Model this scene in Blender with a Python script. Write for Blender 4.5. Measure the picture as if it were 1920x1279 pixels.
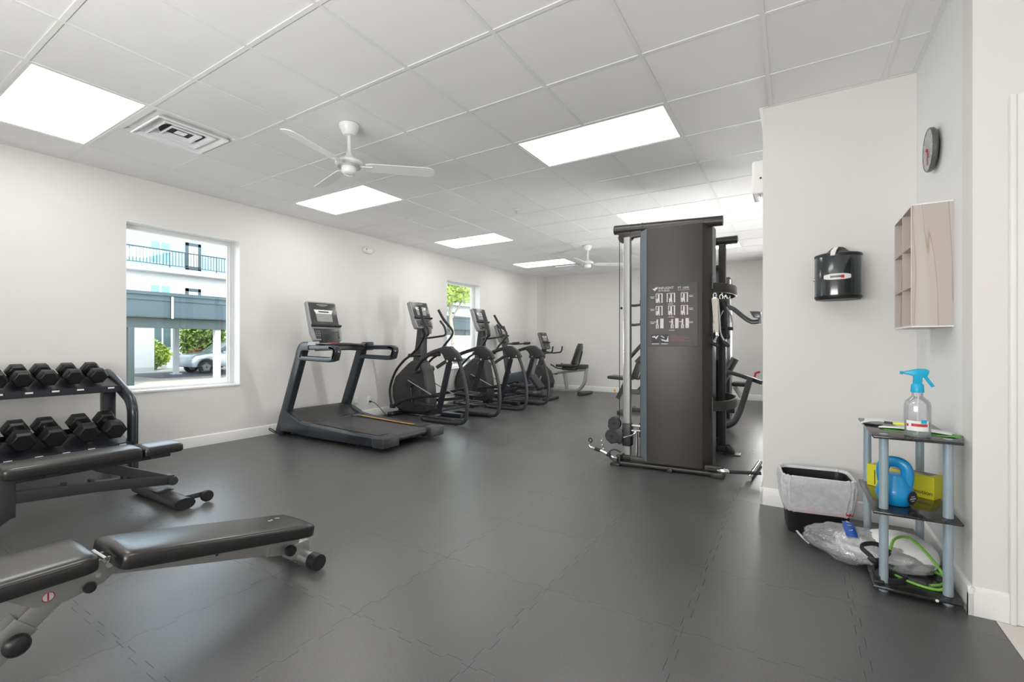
import bpy, bmesh, math, random
from mathutils import Vector, Matrix, Euler
PI = math.pi
random.seed(7)
for _o in list(bpy.data.objects): bpy.data.objects.remove(_o)
C = bpy.context.scene.collection
SC = bpy.context.scene
H = 2.768            # ceiling height
# ------------------------------------------------------------------ camera
YAW = 0.5523
cam_d = bpy.data.cameras.new('camera'); cam = bpy.data.objects.new('camera', cam_d); C.objects.link(cam)
cam_d.sensor_width = 36; cam_d.lens = 860 / 1920 * 36; cam_d.shift_y = (644 - 639.5) / 1920
cam_d.clip_start = 0.05; cam_d.clip_end = 300
cam.location = (0, 0, 1.125); cam.rotation_euler = (PI / 2, 0, YAW)
SC.camera = cam
# ------------------------------------------------------------------ world, sun, exposure
w = bpy.data.worlds.new('sky'); SC.world = w; w.use_nodes = True
nt = w.node_tree; nt.nodes.clear()
sky = nt.nodes.new('ShaderNodeTexSky'); sky.sky_type = 'NISHITA'; sky.sun_disc = False
sky.sun_elevation = math.radians(48); sky.sun_rotation = math.radians(110); sky.air_density = 1.0; sky.dust_density = 1.5
bg = nt.nodes.new('ShaderNodeBackground'); bg.inputs[1].default_value = 1.0
wo = nt.nodes.new('ShaderNodeOutputWorld')
hs = nt.nodes.new('ShaderNodeHueSaturation'); hs.inputs['Saturation'].default_value = .22   # thin bright haze
nt.links.new(sky.outputs[0], hs.inputs['Color']); nt.links.new(hs.outputs[0], bg.inputs[0]); nt.links.new(bg.outputs[0], wo.inputs[0])
sun_d = bpy.data.lights.new('sun', 'SUN'); sun_d.energy = 3.2; sun_d.angle = 0.01; sun_d.color = (1, .96, .9)
sun = bpy.data.objects.new('sun', sun_d); C.objects.link(sun)
sun.rotation_euler = Vector((0.72, -0.42, 0.95)).to_track_quat('Z', 'Y').to_euler()
def area(name, loc, target, sx, sy, power, col=(1, 1, 1)):
    d = bpy.data.lights.new(name, 'AREA'); d.shape = 'RECTANGLE'; d.size = sx; d.size_y = sy; d.energy = power; d.color = col
    o = bpy.data.objects.new(name, d); C.objects.link(o); o.location = loc
    o.rotation_euler = (Vector(loc) - Vector(target)).to_track_quat('Z', 'Y').to_euler(); return o
# unseen fill lights added to brighten the ceiling and the deeper room
area('fill_front', (-1.4, -1.4, 1.2), (-1.3, 3.5, 5.2), 2.8, 1.0, 128, (1, .99, .97))
area('fill_deep', (-.34, 6.3, 1.25), (-2.4, 6.3, 2.9), .25, 4.4, 118, (1, .99, .98))
area('fill_far', (-.36, 9.2, 1.35), (-3.2, 5.5, 3.0), .25, 1.0, 20, (1, .99, .98))
SC.view_settings.view_transform = 'Standard'; SC.view_settings.look = 'None'
SC.view_settings.exposure = 0.0; SC.view_settings.gamma = 1.0; SC.view_settings.use_curve_mapping = False
PANEL = 7.0          # radiance of the ceiling troffers
# ------------------------------------------------------------------ materials
def mat(name, col, rough=.5, metal=0, spec=.5, bump=None, vary=None, emit=None, coat=0, alpha=None, trans=None):
    m = bpy.data.materials.new(name); m.use_nodes = True; t = m.node_tree; b = t.nodes['Principled BSDF']
    b.inputs['Base Color'].default_value = (*col, 1); b.inputs['Roughness'].default_value = rough
    b.inputs['Metallic'].default_value = metal; b.inputs['Specular IOR Level'].default_value = spec
    if coat: b.inputs['Coat Weight'].default_value = coat; b.inputs['Coat Roughness'].default_value = .1
    if emit: b.inputs['Emission Color'].default_value = (*emit[0], 1); b.inputs['Emission Strength'].default_value = emit[1]
    if alpha is not None: b.inputs['Alpha'].default_value = alpha
    if trans: b.inputs['Transmission Weight'].default_value = trans
    tc = None
    if bump or vary:
        tc = t.nodes.new('ShaderNodeTexCoord')
    if bump:
        n = t.nodes.new('ShaderNodeTexNoise'); n.inputs['Scale'].default_value = bump[0]; n.inputs['Detail'].default_value = 4
        bu = t.nodes.new('ShaderNodeBump'); bu.inputs['Strength'].default_value = bump[1]; bu.inputs['Distance'].default_value = bump[2] if len(bump) > 2 else .002
        t.links.new(tc.outputs['Object'], n.inputs['Vector']); t.links.new(n.outputs['Fac'], bu.inputs['Height']); t.links.new(bu.outputs[0], b.inputs['Normal'])
    if vary:
        n = t.nodes.new('ShaderNodeTexNoise'); n.inputs['Scale'].default_value = vary[0]; n.inputs['Detail'].default_value = 6
        r = t.nodes.new('ShaderNodeMapRange'); r.inputs[1].default_value = .3; r.inputs[2].default_value = .7
        r.inputs[3].default_value = 1 - vary[1]; r.inputs[4].default_value = 1 + vary[1]
        x = t.nodes.new('ShaderNodeMix'); x.data_type = 'RGBA'; x.blend_type = 'MULTIPLY'; x.inputs[0].default_value = 1
        x.inputs[6].default_value = (*col, 1)
        t.links.new(tc.outputs['Object'], n.inputs['Vector']); t.links.new(n.outputs['Fac'], r.inputs[0])
        t.links.new(r.outputs[0], x.inputs[7]); t.links.new(x.outputs[2], b.inputs['Base Color'])
    return m
def nod(m): return m.node_tree, m.node_tree.nodes['Principled BSDF']
M = {}
M['wall'] = mat('wall_paint', (.79, .776, .755), .62, bump=(140, .12, .001), vary=(1.2, .015))
M['wall_white'] = mat('white_wall_paint', (.85, .86, .87), .5, bump=(140, .1, .001), vary=(1.0, .012))
M['trimw'] = mat('white_gloss_trim', (.86, .86, .85), .3, vary=(3, .01))
M['tile'] = mat('ceiling_tile_vinyl', (.90, .90, .895), .6, bump=(220, .1, .0006), vary=(2, .01))
M['grid'] = mat('ceiling_grid_metal', (.86, .86, .84), .35, vary=(5, .01))
M['white'] = mat('white_plastic', (.84, .84, .83), .35, vary=(20, .01))
M['whitem'] = mat('white_enamel', (.88, .88, .87), .28, vary=(20, .01))
M['louver'] = mat('white_louver_enamel', (.93, .94, .96), .25, vary=(20, .01))
M['subfloor'] = mat('floor_slab', (.02, .02, .02), .9, vary=(5, .1))
M['ctile'] = mat('pale_floor_tile', (.70, .66, .63), .25, vary=(2.2, .05))
M['black'] = mat('black_plastic', (.018, .018, .02), .38, vary=(30, .08))
M['rubber'] = mat('black_rubber', (.022, .022, .024), .62, bump=(400, .2, .0004), vary=(60, .1))
M['hexr'] = mat('dumbbell_rubber', (.011, .011, .012), .40, bump=(300, .12, .0004), vary=(25, .12))
M['gun'] = mat('dark_powder_coat', (.045, .045, .048), .42, .2, vary=(40, .06))
M['navy'] = mat('dark_blue_metallic_paint', (.035, .045, .058), .28, .45, coat=.4, vary=(30, .05))
M['rackm'] = mat('rack_black_steel', (.022, .024, .032), .35, .2, coat=.2, vary=(30, .05))
M['ftm'] = mat('graphite_powder_coat', (.050, .047, .044), .36, .35, vary=(60, .04))
M['ftb'] = mat('bluegrey_sheen_coat', (.20, .245, .275), .34, .3, vary=(60, .04))  # carries the tower facet's painted reflection; also colours the far shroud
M['silver'] = mat('silver_paint', (.42, .42, .41), .34, .55, vary=(50, .04))
M['alu'] = mat('brushed_aluminium', (.62, .62, .61), .3, .8, vary=(80, .04))
M['satin'] = mat('satin_silver_paint', (.38, .38, .37), .42, .35, vary=(50, .04))
M['chrome'] = mat('chrome', (.82, .82, .82), .12, 1, vary=(60, .02))
M['vinyl'] = mat('black_vinyl', (.024, .024, .025), .34, coat=.15, bump=(9, .5, .01), vary=(50, .08))
M['vinylb'] = mat('black_bench_vinyl', (.014, .0135, .0135), .30, spec=.7, coat=.12, bump=(7, .2, .006), vary=(40, .06))
M['shroud'] = mat('charcoal_plastic', (.045, .045, .046), .42, vary=(30, .05))
M['shroudb'] = mat('bluegrey_shroud_plastic', (.045, .06, .08), .33, vary=(30, .05))
M['console'] = mat('grey_console_plastic', (.16, .16, .16), .38, vary=(30, .04))
M['consolel'] = mat('light_grey_console_plastic', (.33, .34, .34), .35, .2, vary=(30, .04))
M['face'] = mat('console_face', (.05, .05, .052), .25, vary=(30, .05))
M['lcd'] = mat('screen_glass', (.32, .33, .32), .15, vary=(60, .1))
M['lcdw'] = mat('screen_white_print', (.78, .78, .76), .4, vary=(60, .03))
M['belt'] = mat('tread_belt_rubber', (.06, .06, .061), .55, bump=(500, .3, .0005), vary=(60, .08))
M['orange'] = mat('amber_rail_strip', (.62, .33, .08), .35, .3, vary=(20, .05))
M['red'] = mat('red_plastic', (.55, .03, .04), .4, vary=(20, .04))
M['green'] = mat('green_rubber', (.20, .47, .07), .45, vary=(20, .05))
M['greenb'] = mat('green_button', (.2, .5, .15), .4, vary=(20, .05))
M['blue'] = mat('kettlebell_blue_vinyl', (.005, .28, .62), .32, coat=.2, vary=(20, .04))
M['sprayb'] = mat('spray_head_blue', (.01, .42, .68), .35, vary=(20, .04))
M['yellow'] = mat('yellow_card', (.72, .68, .03), .42, vary=(15, .03))
M['print'] = mat('box_top_print', (.28, .2, .26), .4, vary=(22, .7))
M['ink'] = mat('dark_ink', (.02, .02, .03), .5, vary=(20, .05))
M['legblue'] = mat('pale_bluegrey_tube', (.34, .43, .48), .35, .25, vary=(20, .03))
M['shelfb'] = mat('black_shelf_laminate', (.02, .02, .02), .14, spec=.7, vary=(20, .08))
M['paper'] = mat('white_paper', (.85, .86, .84), .6, vary=(20, .02))
M['papg'] = mat('green_printed_paper', (.12, .36, .06), .5, vary=(14, .3))
M['yel2'] = mat('yellow_green_marker', (.68, .75, .05), .4, vary=(20, .04))
M['clockf'] = mat('clock_face_grey', (.40, .40, .40), .35, vary=(20, .02))
M['clockr'] = mat('clock_rim_grey', (.14, .14, .14), .3, .4, vary=(20, .02))
M['bolt'] = mat('dark_bolt', (.01, .01, .01), .4, vary=(60, .1))
M['poster'] = mat('placard_print', (.040, .033, .034), .42, vary=(4, .25))
M['postw'] = mat('placard_white_ink', (.62, .60, .60), .4, vary=(40, .1))
M['postr'] = mat('placard_red_ink', (.32, .06, .07), .4, vary=(40, .1))
M['cream'] = mat('cream_webbing', (.66, .62, .52), .75, bump=(300, .4, .001), vary=(30, .05))
M['cable'] = mat('black_cable', (.012, .012, .012), .45, vary=(60, .1))
M['bin'] = mat('black_bin_plastic', (.014, .014, .016), .4, vary=(20, .08))
M['duct'] = mat('dark_duct', (.03, .03, .033), .7, vary=(14, .3))
M['troffer'] = mat('troffer_frame', (.84, .84, .82), .4, vary=(20, .01))
def emission_diffuser():
    m = bpy.data.materials.new('troffer_diffuser'); m.use_nodes = True; t = m.node_tree; b = t.nodes['Principled BSDF']
    b.inputs['Base Color'].default_value = (.85, .85, .82, 1); b.inputs['Roughness'].default_value = .5
    b.inputs['Emission Color'].default_value = (1, .985, .95, 1)
    tc = t.nodes.new('ShaderNodeTexCoord'); s = t.nodes.new('ShaderNodeSeparateXYZ'); t.links.new(tc.outputs['Object'], s.inputs[0])
    mu = t.nodes.new('ShaderNodeMath'); mu.operation = 'MULTIPLY'; mu.inputs[1].default_value = 21
    co = t.nodes.new('ShaderNodeMath'); co.operation = 'SINE'
    mr = t.nodes.new('ShaderNodeMapRange'); mr.inputs[1].default_value = -1; mr.inputs[2].default_value = 1
    mr.inputs[3].default_value = PANEL * .92; mr.inputs[4].default_value = PANEL * 1.08
    t.links.new(s.outputs['Y'], mu.inputs[0]); t.links.new(mu.outputs[0], co.inputs[0]); t.links.new(co.outputs[0], mr.inputs[0])
    t.links.new(mr.outputs[0], b.inputs['Emission Strength']); return m
M['diff'] = emission_diffuser()
def rubber_floor():
    m = mat('speckled_rubber_tile', (.085, .085, .088), .5); t, b = nod(m)
    tc = t.nodes.new('ShaderNodeTexCoord'); geo = t.nodes.new('ShaderNodeNewGeometry')
    n1 = t.nodes.new('ShaderNodeTexNoise'); n1.inputs['Scale'].default_value = 1.3; n1.inputs['Detail'].default_value = 5
    n2 = t.nodes.new('ShaderNodeTexNoise'); n2.inputs['Scale'].default_value = 160; n2.inputs['Detail'].default_value = 3
    oi = t.nodes.new('ShaderNodeObjectInfo')
    r1 = t.nodes.new('ShaderNodeMapRange'); r1.inputs[1].default_value = .3; r1.inputs[2].default_value = .7; r1.inputs[3].default_value = .88; r1.inputs[4].default_value = 1.14
    r2 = t.nodes.new('ShaderNodeMapRange'); r2.inputs[1].default_value = .35; r2.inputs[2].default_value = .65; r2.inputs[3].default_value = .86; r2.inputs[4].default_value = 1.14
    r3 = t.nodes.new('ShaderNodeMapRange'); r3.inputs[3].default_value = .96; r3.inputs[4].default_value = 1.04
    for n in (n1, n2): t.links.new(geo.outputs['Position'], n.inputs['Vector'])
    t.links.new(n1.outputs['Fac'], r1.inputs[0]); t.links.new(n2.outputs['Fac'], r2.inputs[0]); t.links.new(oi.outputs['Random'], r3.inputs[0])
    a = t.nodes.new('ShaderNodeMath'); a.operation = 'MULTIPLY'; c = t.nodes.new('ShaderNodeMath'); c.operation = 'MULTIPLY'
    t.links.new(r1.outputs[0], a.inputs[0]); t.links.new(r2.outputs[0], a.inputs[1]); t.links.new(a.outputs[0], c.inputs[0]); t.links.new(r3.outputs[0], c.inputs[1])
    x = t.nodes.new('ShaderNodeMix'); x.data_type = 'RGBA'; x.blend_type = 'MULTIPLY'; x.inputs[0].default_value = 1; x.inputs[6].default_value = (.084, .084, .085, 1)
    t.links.new(c.outputs[0], x.inputs[7]); t.links.new(x.outputs[2], b.inputs['Base Color'])
    # pebbled rubber skin
    n3 = t.nodes.new('ShaderNodeTexNoise'); n3.inputs['Scale'].default_value = 230; n3.inputs['Detail'].default_value = 2
    t.links.new(geo.outputs['Position'], n3.inputs['Vector'])
    bu = t.nodes.new('ShaderNodeBump'); bu.inputs['Strength'].default_value = .18; bu.inputs['Distance'].default_value = .0008
    t.links.new(n3.outputs['Fac'], bu.inputs['Height']); t.links.new(bu.outputs[0], b.inputs['Normal'])
    r4 = t.nodes.new('ShaderNodeMapRange'); r4.inputs[1].default_value = .3; r4.inputs[2].default_value = .7; r4.inputs[3].default_value = .33; r4.inputs[4].default_value = .39
    t.links.new(n1.outputs['Fac'], r4.inputs[0]); t.links.new(r4.outputs[0], b.inputs['Roughness'])
    b.inputs['Specular IOR Level'].default_value = .9
    return m
M['floor'] = rubber_floor()
def marble():
    m = mat('veined_wood_laminate', (.62, .55, .49), .4); t, b = nod(m)
    tc = t.nodes.new('ShaderNodeTexCoord'); mp = t.nodes.new('ShaderNodeMapping'); mp.inputs['Scale'].default_value = (8, 8, .7)
    n = t.nodes.new('ShaderNodeTexNoise'); n.inputs['Scale'].default_value = 1; n.inputs['Detail'].default_value = 3; n.inputs['Distortion'].default_value = .7
    cr = t.nodes.new('ShaderNodeValToRGB'); e = cr.color_ramp.elements
    e[0].position = .38; e[0].color = (.52, .46, .405, 1); e[1].position = .62; e[1].color = (.57, .53, .49, 1)
    for p, c in ((.485, (.52, .455, .40, 1)), (.50, (.39, .32, .26, 1)), (.515, (.54, .48, .43, 1))):
        q = e.new(p); q.color = c
    t.links.new(tc.outputs['Object'], mp.inputs[0]); t.links.new(mp.outputs[0], n.inputs['Vector']); t.links.new(n.outputs['Fac'], cr.inputs[0]); t.links.new(cr.outputs[0], b.inputs['Base Color'])
    return m
M['marble'] = marble()
M['woodp'] = mat('pale_wood_laminate', (.54, .48, .42), .4, vary=(6, .04))
def thin_glass(name, tint=(1, 1, 1), refl=.07, rough=.02, body=0, bodycol=(.9, .9, .9), lo=.6):
    m = bpy.data.materials.new(name); m.use_nodes = True; t = m.node_tree; t.nodes.clear()
    o = t.nodes.new('ShaderNodeOutputMaterial'); tr = t.nodes.new('ShaderNodeBsdfTransparent'); tr.inputs[0].default_value = (*tint, 1)
    gl = t.nodes.new('ShaderNodeBsdfGlossy'); gl.inputs['Roughness'].default_value = rough
    fr = t.nodes.new('ShaderNodeLayerWeight'); fr.inputs[0].default_value = .35
    mr = t.nodes.new('ShaderNodeMapRange'); mr.inputs[3].default_value = refl * .5; mr.inputs[4].default_value = refl * 4
    mx = t.nodes.new('ShaderNodeMixShader'); t.links.new(fr.outputs['Fresnel'], mr.inputs[0]); t.links.new(mr.outputs[0], mx.inputs[0])
    t.links.new(tr.outputs[0], mx.inputs[1]); t.links.new(gl.outputs[0], mx.inputs[2]); last = mx
    if body:
        df = t.nodes.new('ShaderNodeBsdfDiffuse'); df.inputs[0].default_value = (*bodycol, 1)
        nz = t.nodes.new('ShaderNodeTexNoise'); nz.inputs['Scale'].default_value = 18; nz.inputs['Detail'].default_value = 5; nz.inputs['Distortion'].default_value = 1.5
        tc = t.nodes.new('ShaderNodeTexCoord'); t.links.new(tc.outputs['Object'], nz.inputs['Vector'])
        r2 = t.nodes.new('ShaderNodeMapRange'); r2.inputs[1].default_value = .35; r2.inputs[2].default_value = .7; r2.inputs[3].default_value = body * lo; r2.inputs[4].default_value = min(1, body * (1 + (1 - lo)))
        t.links.new(nz.outputs['Fac'], r2.inputs[0])
        m2 = t.nodes.new('ShaderNodeMixShader'); t.links.new(r2.outputs[0], m2.inputs[0]); t.links.new(mx.outputs[0], m2.inputs[1]); t.links.new(df.outputs[0], m2.inputs[2]); last = m2
    t.links.new(last.outputs[0], o.inputs[0]); return m
M['glass'] = thin_glass('window_glass', (.93, .98, .985))
M['bagfilm'] = thin_glass('clear_bag_film', (.95, .95, .97), .28, .10, .20, (.8, .8, .84))
def crinkle(m, sc, st):
    t = m.node_tree; n = t.nodes.new('ShaderNodeTexNoise'); n.inputs['Scale'].default_value = sc; n.inputs['Detail'].default_value = 3; n.inputs['Distortion'].default_value = 1.2
    tc = t.nodes.new('ShaderNodeTexCoord'); bu = t.nodes.new('ShaderNodeBump'); bu.inputs['Strength'].default_value = st; bu.inputs['Distance'].default_value = .01
    t.links.new(tc.outputs['Object'], n.inputs['Vector']); t.links.new(n.outputs['Fac'], bu.inputs['Height'])
    for q in t.nodes:
        if q.type in ('BSDF_GLOSSY', 'BSDF_DIFFUSE'): t.links.new(bu.outputs[0], q.inputs['Normal'])
crinkle(M['bagfilm'], 22, 1.0)
M['liner'] = thin_glass('bin_liner_film', (.93, .93, .95), .2, .25, .58, (.90, .91, .94), .9)
crinkle(M['liner'], 34, .35)
M['bottle'] = thin_glass('bottle_plastic', (.93, .95, .97), .16, .08, .08)
M['water'] = thin_glass('bottle_liquid', (.86, .90, .93), .05, .05, .12)
M['smoked'] = mat('smoked_translucent_plastic', (.016, .024, .028), .16, spec=.8, coat=.5, vary=(20, .2))
# outdoors
M['bwall'] = mat('stucco_white', (.52, .53, .55), .8, vary=(.8, .02))
M['bwallb'] = mat('stucco_pale_blue', (.25, .36, .46), .8, vary=(.8, .02))
M['bglass'] = mat('facade_glass', (.08, .22, .32), .1, spec=.8, vary=(1, .2))
M['bglassd'] = mat('facade_glass_dark', (.07, .11, .12), .1, spec=.8, vary=(1, .2))
M['teal'] = mat('carport_teal_paint', (.030, .052, .066), .5, .1, vary=(1.2, .05))
M['teald'] = mat('carport_dark_beam', (.018, .032, .033), .6, vary=(1.2, .05))
M['pave'] = mat('pale_concrete', (.42, .40, .35), .85, vary=(.5, .05))
M['asph'] = mat('asphalt', (.13, .13, .15), .9, vary=(.7, .1))
M['leaf1'] = mat('leaf_green', (.14, .22, .035), .6, vary=(.9, .35))
M['leaf2'] = mat('leaf_rust', (.34, .19, .07), .6, vary=(.9, .35))
M['leaf3'] = mat('leaf_bright', (.34, .46, .07), .6, vary=(.9, .3))
M['bark'] = mat('bark', (.3, .26, .2), .9, vary=(3, .2))
M['carp'] = mat('silver_blue_car_paint', (.50, .58, .64), .25, .4, coat=.6, vary=(1, .02))
M['carg'] = mat('car_glass', (.03, .05, .06), .08, spec=.8, vary=(1, .1))
M['tyre'] = mat('tyre', (.02, .02, .02), .8, vary=(8, .1))
# ------------------------------------------------------------------ mesh helpers
class MB:
    """collects shapes into one bmesh"""
    def __init__(s): s.b = bmesh.new()
    def box(s, lo, hi, bev=0, seg=2, rot=None, piv=None):
        lo = Vector(lo); hi = Vector(hi); c = (lo + hi) / 2; d = hi - lo
        t = bmesh.new(); bmesh.ops.create_cube(t, size=1)
        bmesh.ops.scale(t, vec=(abs(d.x), abs(d.y), abs(d.z)), verts=t.verts)
        if bev: bmesh.ops.bevel(t, geom=t.edges[:] , offset=min(bev, .49 * min(abs(d.x), abs(d.y), abs(d.z))), segments=seg, profile=.5, affect='EDGES')
        m = Matrix.Translation(c)
        if rot is not None:
            p = Vector(piv) if piv is not None else c
            m = Matrix.Translation(p) @ Euler(rot).to_matrix().to_4x4() @ Matrix.Translation(c - p)
        s.add(t, m); return s
    def add(s, t, m=None):
        if m is not None: bmesh.ops.transform(t, matrix=m, verts=t.verts)
        me = bpy.data.meshes.new('tmp'); t.to_mesh(me); t.free(); s.b.from_mesh(me); bpy.data.meshes.remove(me)
    def sec(s, path, prof, closed=False, cap=True, up=None, scale=None):
        """sweep a 2-D profile (list of (u,v)) along a path"""
        P = [Vector(p) for p in path]; n = len(P); T = []
        for i in range(n):
            a = P[i - 1] if (i or closed) else P[i]; c = P[(i + 1) % n] if (i < n - 1 or closed) else P[i]
            T.append((c - a).normalized())
        u = Vector(up) if up is not None else (Vector((0, 0, 1)) if abs(T[0].z) < .9 else Vector((1, 0, 0)))
        rings = []
        for i in range(n):
            u = (u - T[i] * u.dot(T[i])); u = u.normalized() if u.length > 1e-6 else T[i].orthogonal().normalized()
            v = T[i].cross(u); k = scale[i] if scale else 1
            rings.append([s.b.verts.new(P[i] + u * (a * k) + v * (b_ * k)) for a, b_ in prof])
            if up is not None: u = Vector(up)
        m = len(prof)
        for i in range(n - (0 if closed else 1)):
            A = rings[i]; B = rings[(i + 1) % n]
            for j in range(m): s.b.faces.new((A[j], B[j], B[(j + 1) % m], A[(j + 1) % m]))
        if cap and not closed:
            s.b.faces.new(rings[0]); s.b.faces.new(list(reversed(rings[-1])))
        return s
    def tube(s, path, r, seg=10, closed=False, scale=None): return s.sec(path, circ(r, seg), closed, scale=scale)
    def cyl(s, a, b, r, seg=16, r2=None):
        return s.sec([a, b], circ(1, seg), scale=[r, r if r2 is None else r2])
    def lathe(s, prof, c=(0, 0, 0), seg=24, sx=1, sy=1, m=None):
        t = bmesh.new(); R = []
        for r, z in prof:
            R.append([t.verts.new((r * math.cos(2 * PI * k / seg) * sx, r * math.sin(2 * PI * k / seg) * sy, z)) for k in range(seg)])
        for i in range(len(R) - 1):
            for k in range(seg): t.faces.new((R[i][k], R[i][(k + 1) % seg], R[i + 1][(k + 1) % seg], R[i + 1][k]))
        if prof[0][0] > 1e-5: t.faces.new(list(reversed(R[0])))
        if prof[-1][0] > 1e-5: t.faces.new(R[-1])
        bmesh.ops.remove_doubles(t, verts=t.verts, dist=1e-6)
        s.add(t, (m if m is not None else Matrix.Translation(Vector(c)))); return s
    def prism(s, pts, a, b, axis='y', bev=0, seg=2):
        """extrude polygon. axis y: pts are (x,z); axis z: (x,y); axis x: (y,z)"""
        def V(p, q):
            return {'y': (p[0], q, p[1]), 'z': (p[0], p[1], q), 'x': (q, p[0], p[1])}[axis]
        t = bmesh.new(); A = [t.verts.new(V(p, a)) for p in pts]; B = [t.verts.new(V(p, b)) for p in pts]; n = len(pts)
        t.faces.new(A); t.faces.new(list(reversed(B)))
        for i in range(n): t.faces.new((A[i], B[i], B[(i + 1) % n], A[(i + 1) % n]))
        bmesh.ops.recalc_face_normals(t, faces=t.faces)
        if bev: bmesh.ops.bevel(t, geom=t.edges[:], offset=bev, segments=seg, profile=.5, affect='EDGES', clamp_overlap=True)
        s.add(t); return s
    def quad(s, *p):
        s.b.faces.new([s.b.verts.new(q) for q in p]); return s
    def sphere(s, c, r, sc=(1, 1, 1), u=20, v=12):
        t = bmesh.new(); bmesh.ops.create_uvsphere(t, u_segments=u, v_segments=v, radius=r)
        s.add(t, Matrix.Translation(Vector(c)) @ Matrix.Diagonal((*sc, 1))); return s
    def mesh(s, name, m, ang=.7, recalc=True):
        if recalc: bmesh.ops.recalc_face_normals(s.b, faces=s.b.faces)
        me = bpy.data.meshes.new(name); s.b.to_mesh(me); s.b.free()
        for p in me.polygons: p.use_smooth = True
        me.set_sharp_from_angle(angle=ang); me.materials.append(m); return me
def circ(r, n=12): return [(r * math.cos(2 * PI * k / n), r * math.sin(2 * PI * k / n)) for k in range(n)]
def oval(a, b, n=14): return [(a * math.cos(2 * PI * k / n), b * math.sin(2 * PI * k / n)) for k in range(n)]
def rrect(a, b, r=.008, n=3):
    out = []
    for cx, cy, a0 in ((a - r, b - r, 0), (-a + r, b - r, PI / 2), (-a + r, -b + r, PI), (a - r, -b + r, 1.5 * PI)):
        for k in range(n): t = a0 + PI / 2 * k / (n - 1); out.append((cx + r * math.cos(t), cy + r * math.sin(t)))
    return out
def fillet(pts, r, n=6):
    P = [Vector(p) for p in pts]; out = [P[0]]
    for i in range(1, len(P) - 1):
        a = (P[i - 1] - P[i]); b = (P[i + 1] - P[i]); k = min(r, a.length * .48, b.length * .48)
        A = P[i] + a.normalized() * k; B = P[i] + b.normalized() * k
        for j in range(n + 1):
            t = j / n; out.append(A * (1 - t) ** 2 + P[i] * 2 * t * (1 - t) + B * t ** 2)
    out.append(P[-1]); return out
def spline(pts, n=8):
    P = [Vector(p) for p in pts]; P = [P[0] * 2 - P[1]] + P + [P[-1] * 2 - P[-2]]; out = []
    for i in range(1, len(P) - 2):
        for k in range(n):
            t = k / n; a, b, c, d = P[i - 1:i + 3]
            out.append(.5 * ((2 * b) + (c - a) * t + (2 * a - 5 * b + 4 * c - d) * t * t + (3 * b - a - 3 * c + d) * t ** 3))
    out.append(P[-2]); return out
def thing(name, label, cat, loc=(0, 0, 0), rz=0, group=None):
    o = bpy.data.objects.new(name, None); C.objects.link(o); o.location = loc; o.rotation_euler = (0, 0, rz); o.empty_display_size = .1
    o['label'] = label; o['category'] = cat
    if group: o['group'] = group
    return o
def part(name, mb, m, parent=None, label=None, ang=.7, recalc=True):
    me = mb if isinstance(mb, bpy.types.Mesh) else mb.mesh(name, m, ang, recalc)
    o = bpy.data.objects.new(name, me); C.objects.link(o); o.parent = parent
    if label: o['label'] = label
    return o
def tag(o, label, cat, group=None, kind=None):
    o['label'] = label; o['category'] = cat
    if group: o['group'] = group
    if kind: o['kind'] = kind
    return o
def struct(name, mb, m, parent=None):
    o = part(name, mb, m, parent)
    if parent is None: o['kind'] = 'structure'
    return o
def structe(name):
    o = bpy.data.objects.new(name, None); C.objects.link(o); o['kind'] = 'structure'; return o
def dup(root, loc=None, rz=None, label=None):
    def cp(o, p):
        c = o.copy(); C.objects.link(c); c.parent = p
        for ch in [x for x in kids if x.parent == o]: cp(ch, c)
        return c
    kids = list(bpy.data.objects); r = cp(root, None)
    if loc is not None: r.location = loc
    if rz is not None: r.rotation_euler = (0, 0, rz)
    if label: r['label'] = label
    return r
def text(name, s, size, m, parent, loc, rot, ext=.0006, align='CENTER', label=None, sx=1):
    cu = bpy.data.curves.new(name, 'FONT'); cu.body = s; cu.size = size; cu.extrude = ext; cu.align_x = align; cu.align_y = 'CENTER'; cu.resolution_u = 3
    q = bpy.data.objects.new(name, cu); me = bpy.data.meshes.new_from_object(q); bpy.data.objects.remove(q)
    me.materials.clear(); me.materials.append(m); o = bpy.data.objects.new(name, me); C.objects.link(o); o.parent = parent; o.location = loc; o.rotation_euler = rot
    o.scale = (sx, 1, 1)
    if label: o['label'] = label
    return o
# ================================================================== ROOM SHELL
XL = -5.55; YB = 10.2; YF = -1.65; XP = -.19; YP = 3.66; XR = .63; YR = 2.63; XH = 1.9
W1 = (1.831, 2.912, .63, 2.325); W2 = (6.68, 7.742, .63, 2.325)
b = MB(); xo = XL - .25
for y0, y1, z0, z1 in ((YF - .2, W1[0], 0, 3.1), (W1[1], W2[0], 0, 3.1), (W2[1], YB + .2, 0, 3.1), (W1[0], W1[1], 0, W1[2]), (W1[0], W1[1], W1[3], 3.1), (W2[0], W2[1], 0, W2[2]), (W2[0], W2[1], W2[3], 3.1)):
    b.box((xo, y0, z0 - .5), (XL, y1, z1)) if z0 == 0 else b.box((xo, y0, z0), (XL, y1, z1))
bmesh.ops.remove_doubles(b.b, verts=b.b.verts, dist=1e-5)
struct('wall_left', b, M['wall'])
struct('wall_corner', MB().box((XL, 9.74, 0), (-5.30, YB, H + .1)), M['wall'])
struct('wall_back', MB().box((XL, YB, 0), (XP + .2, YB + .15, 3.1)), M['wall'])
struct('wall_side', MB().box((XP, YP + .14, 0), (XP + .14, YB, 3.1)), M['wall'])
struct('wall_partition', MB().box((XP, YP, 0), (XR + .14, YP + .14, 3.1)), M['wall'])
struct('wall_right', MB().box((XR, YR + .14, 0), (XR + .14, YP, 3.1)), M['wall_white'])
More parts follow.
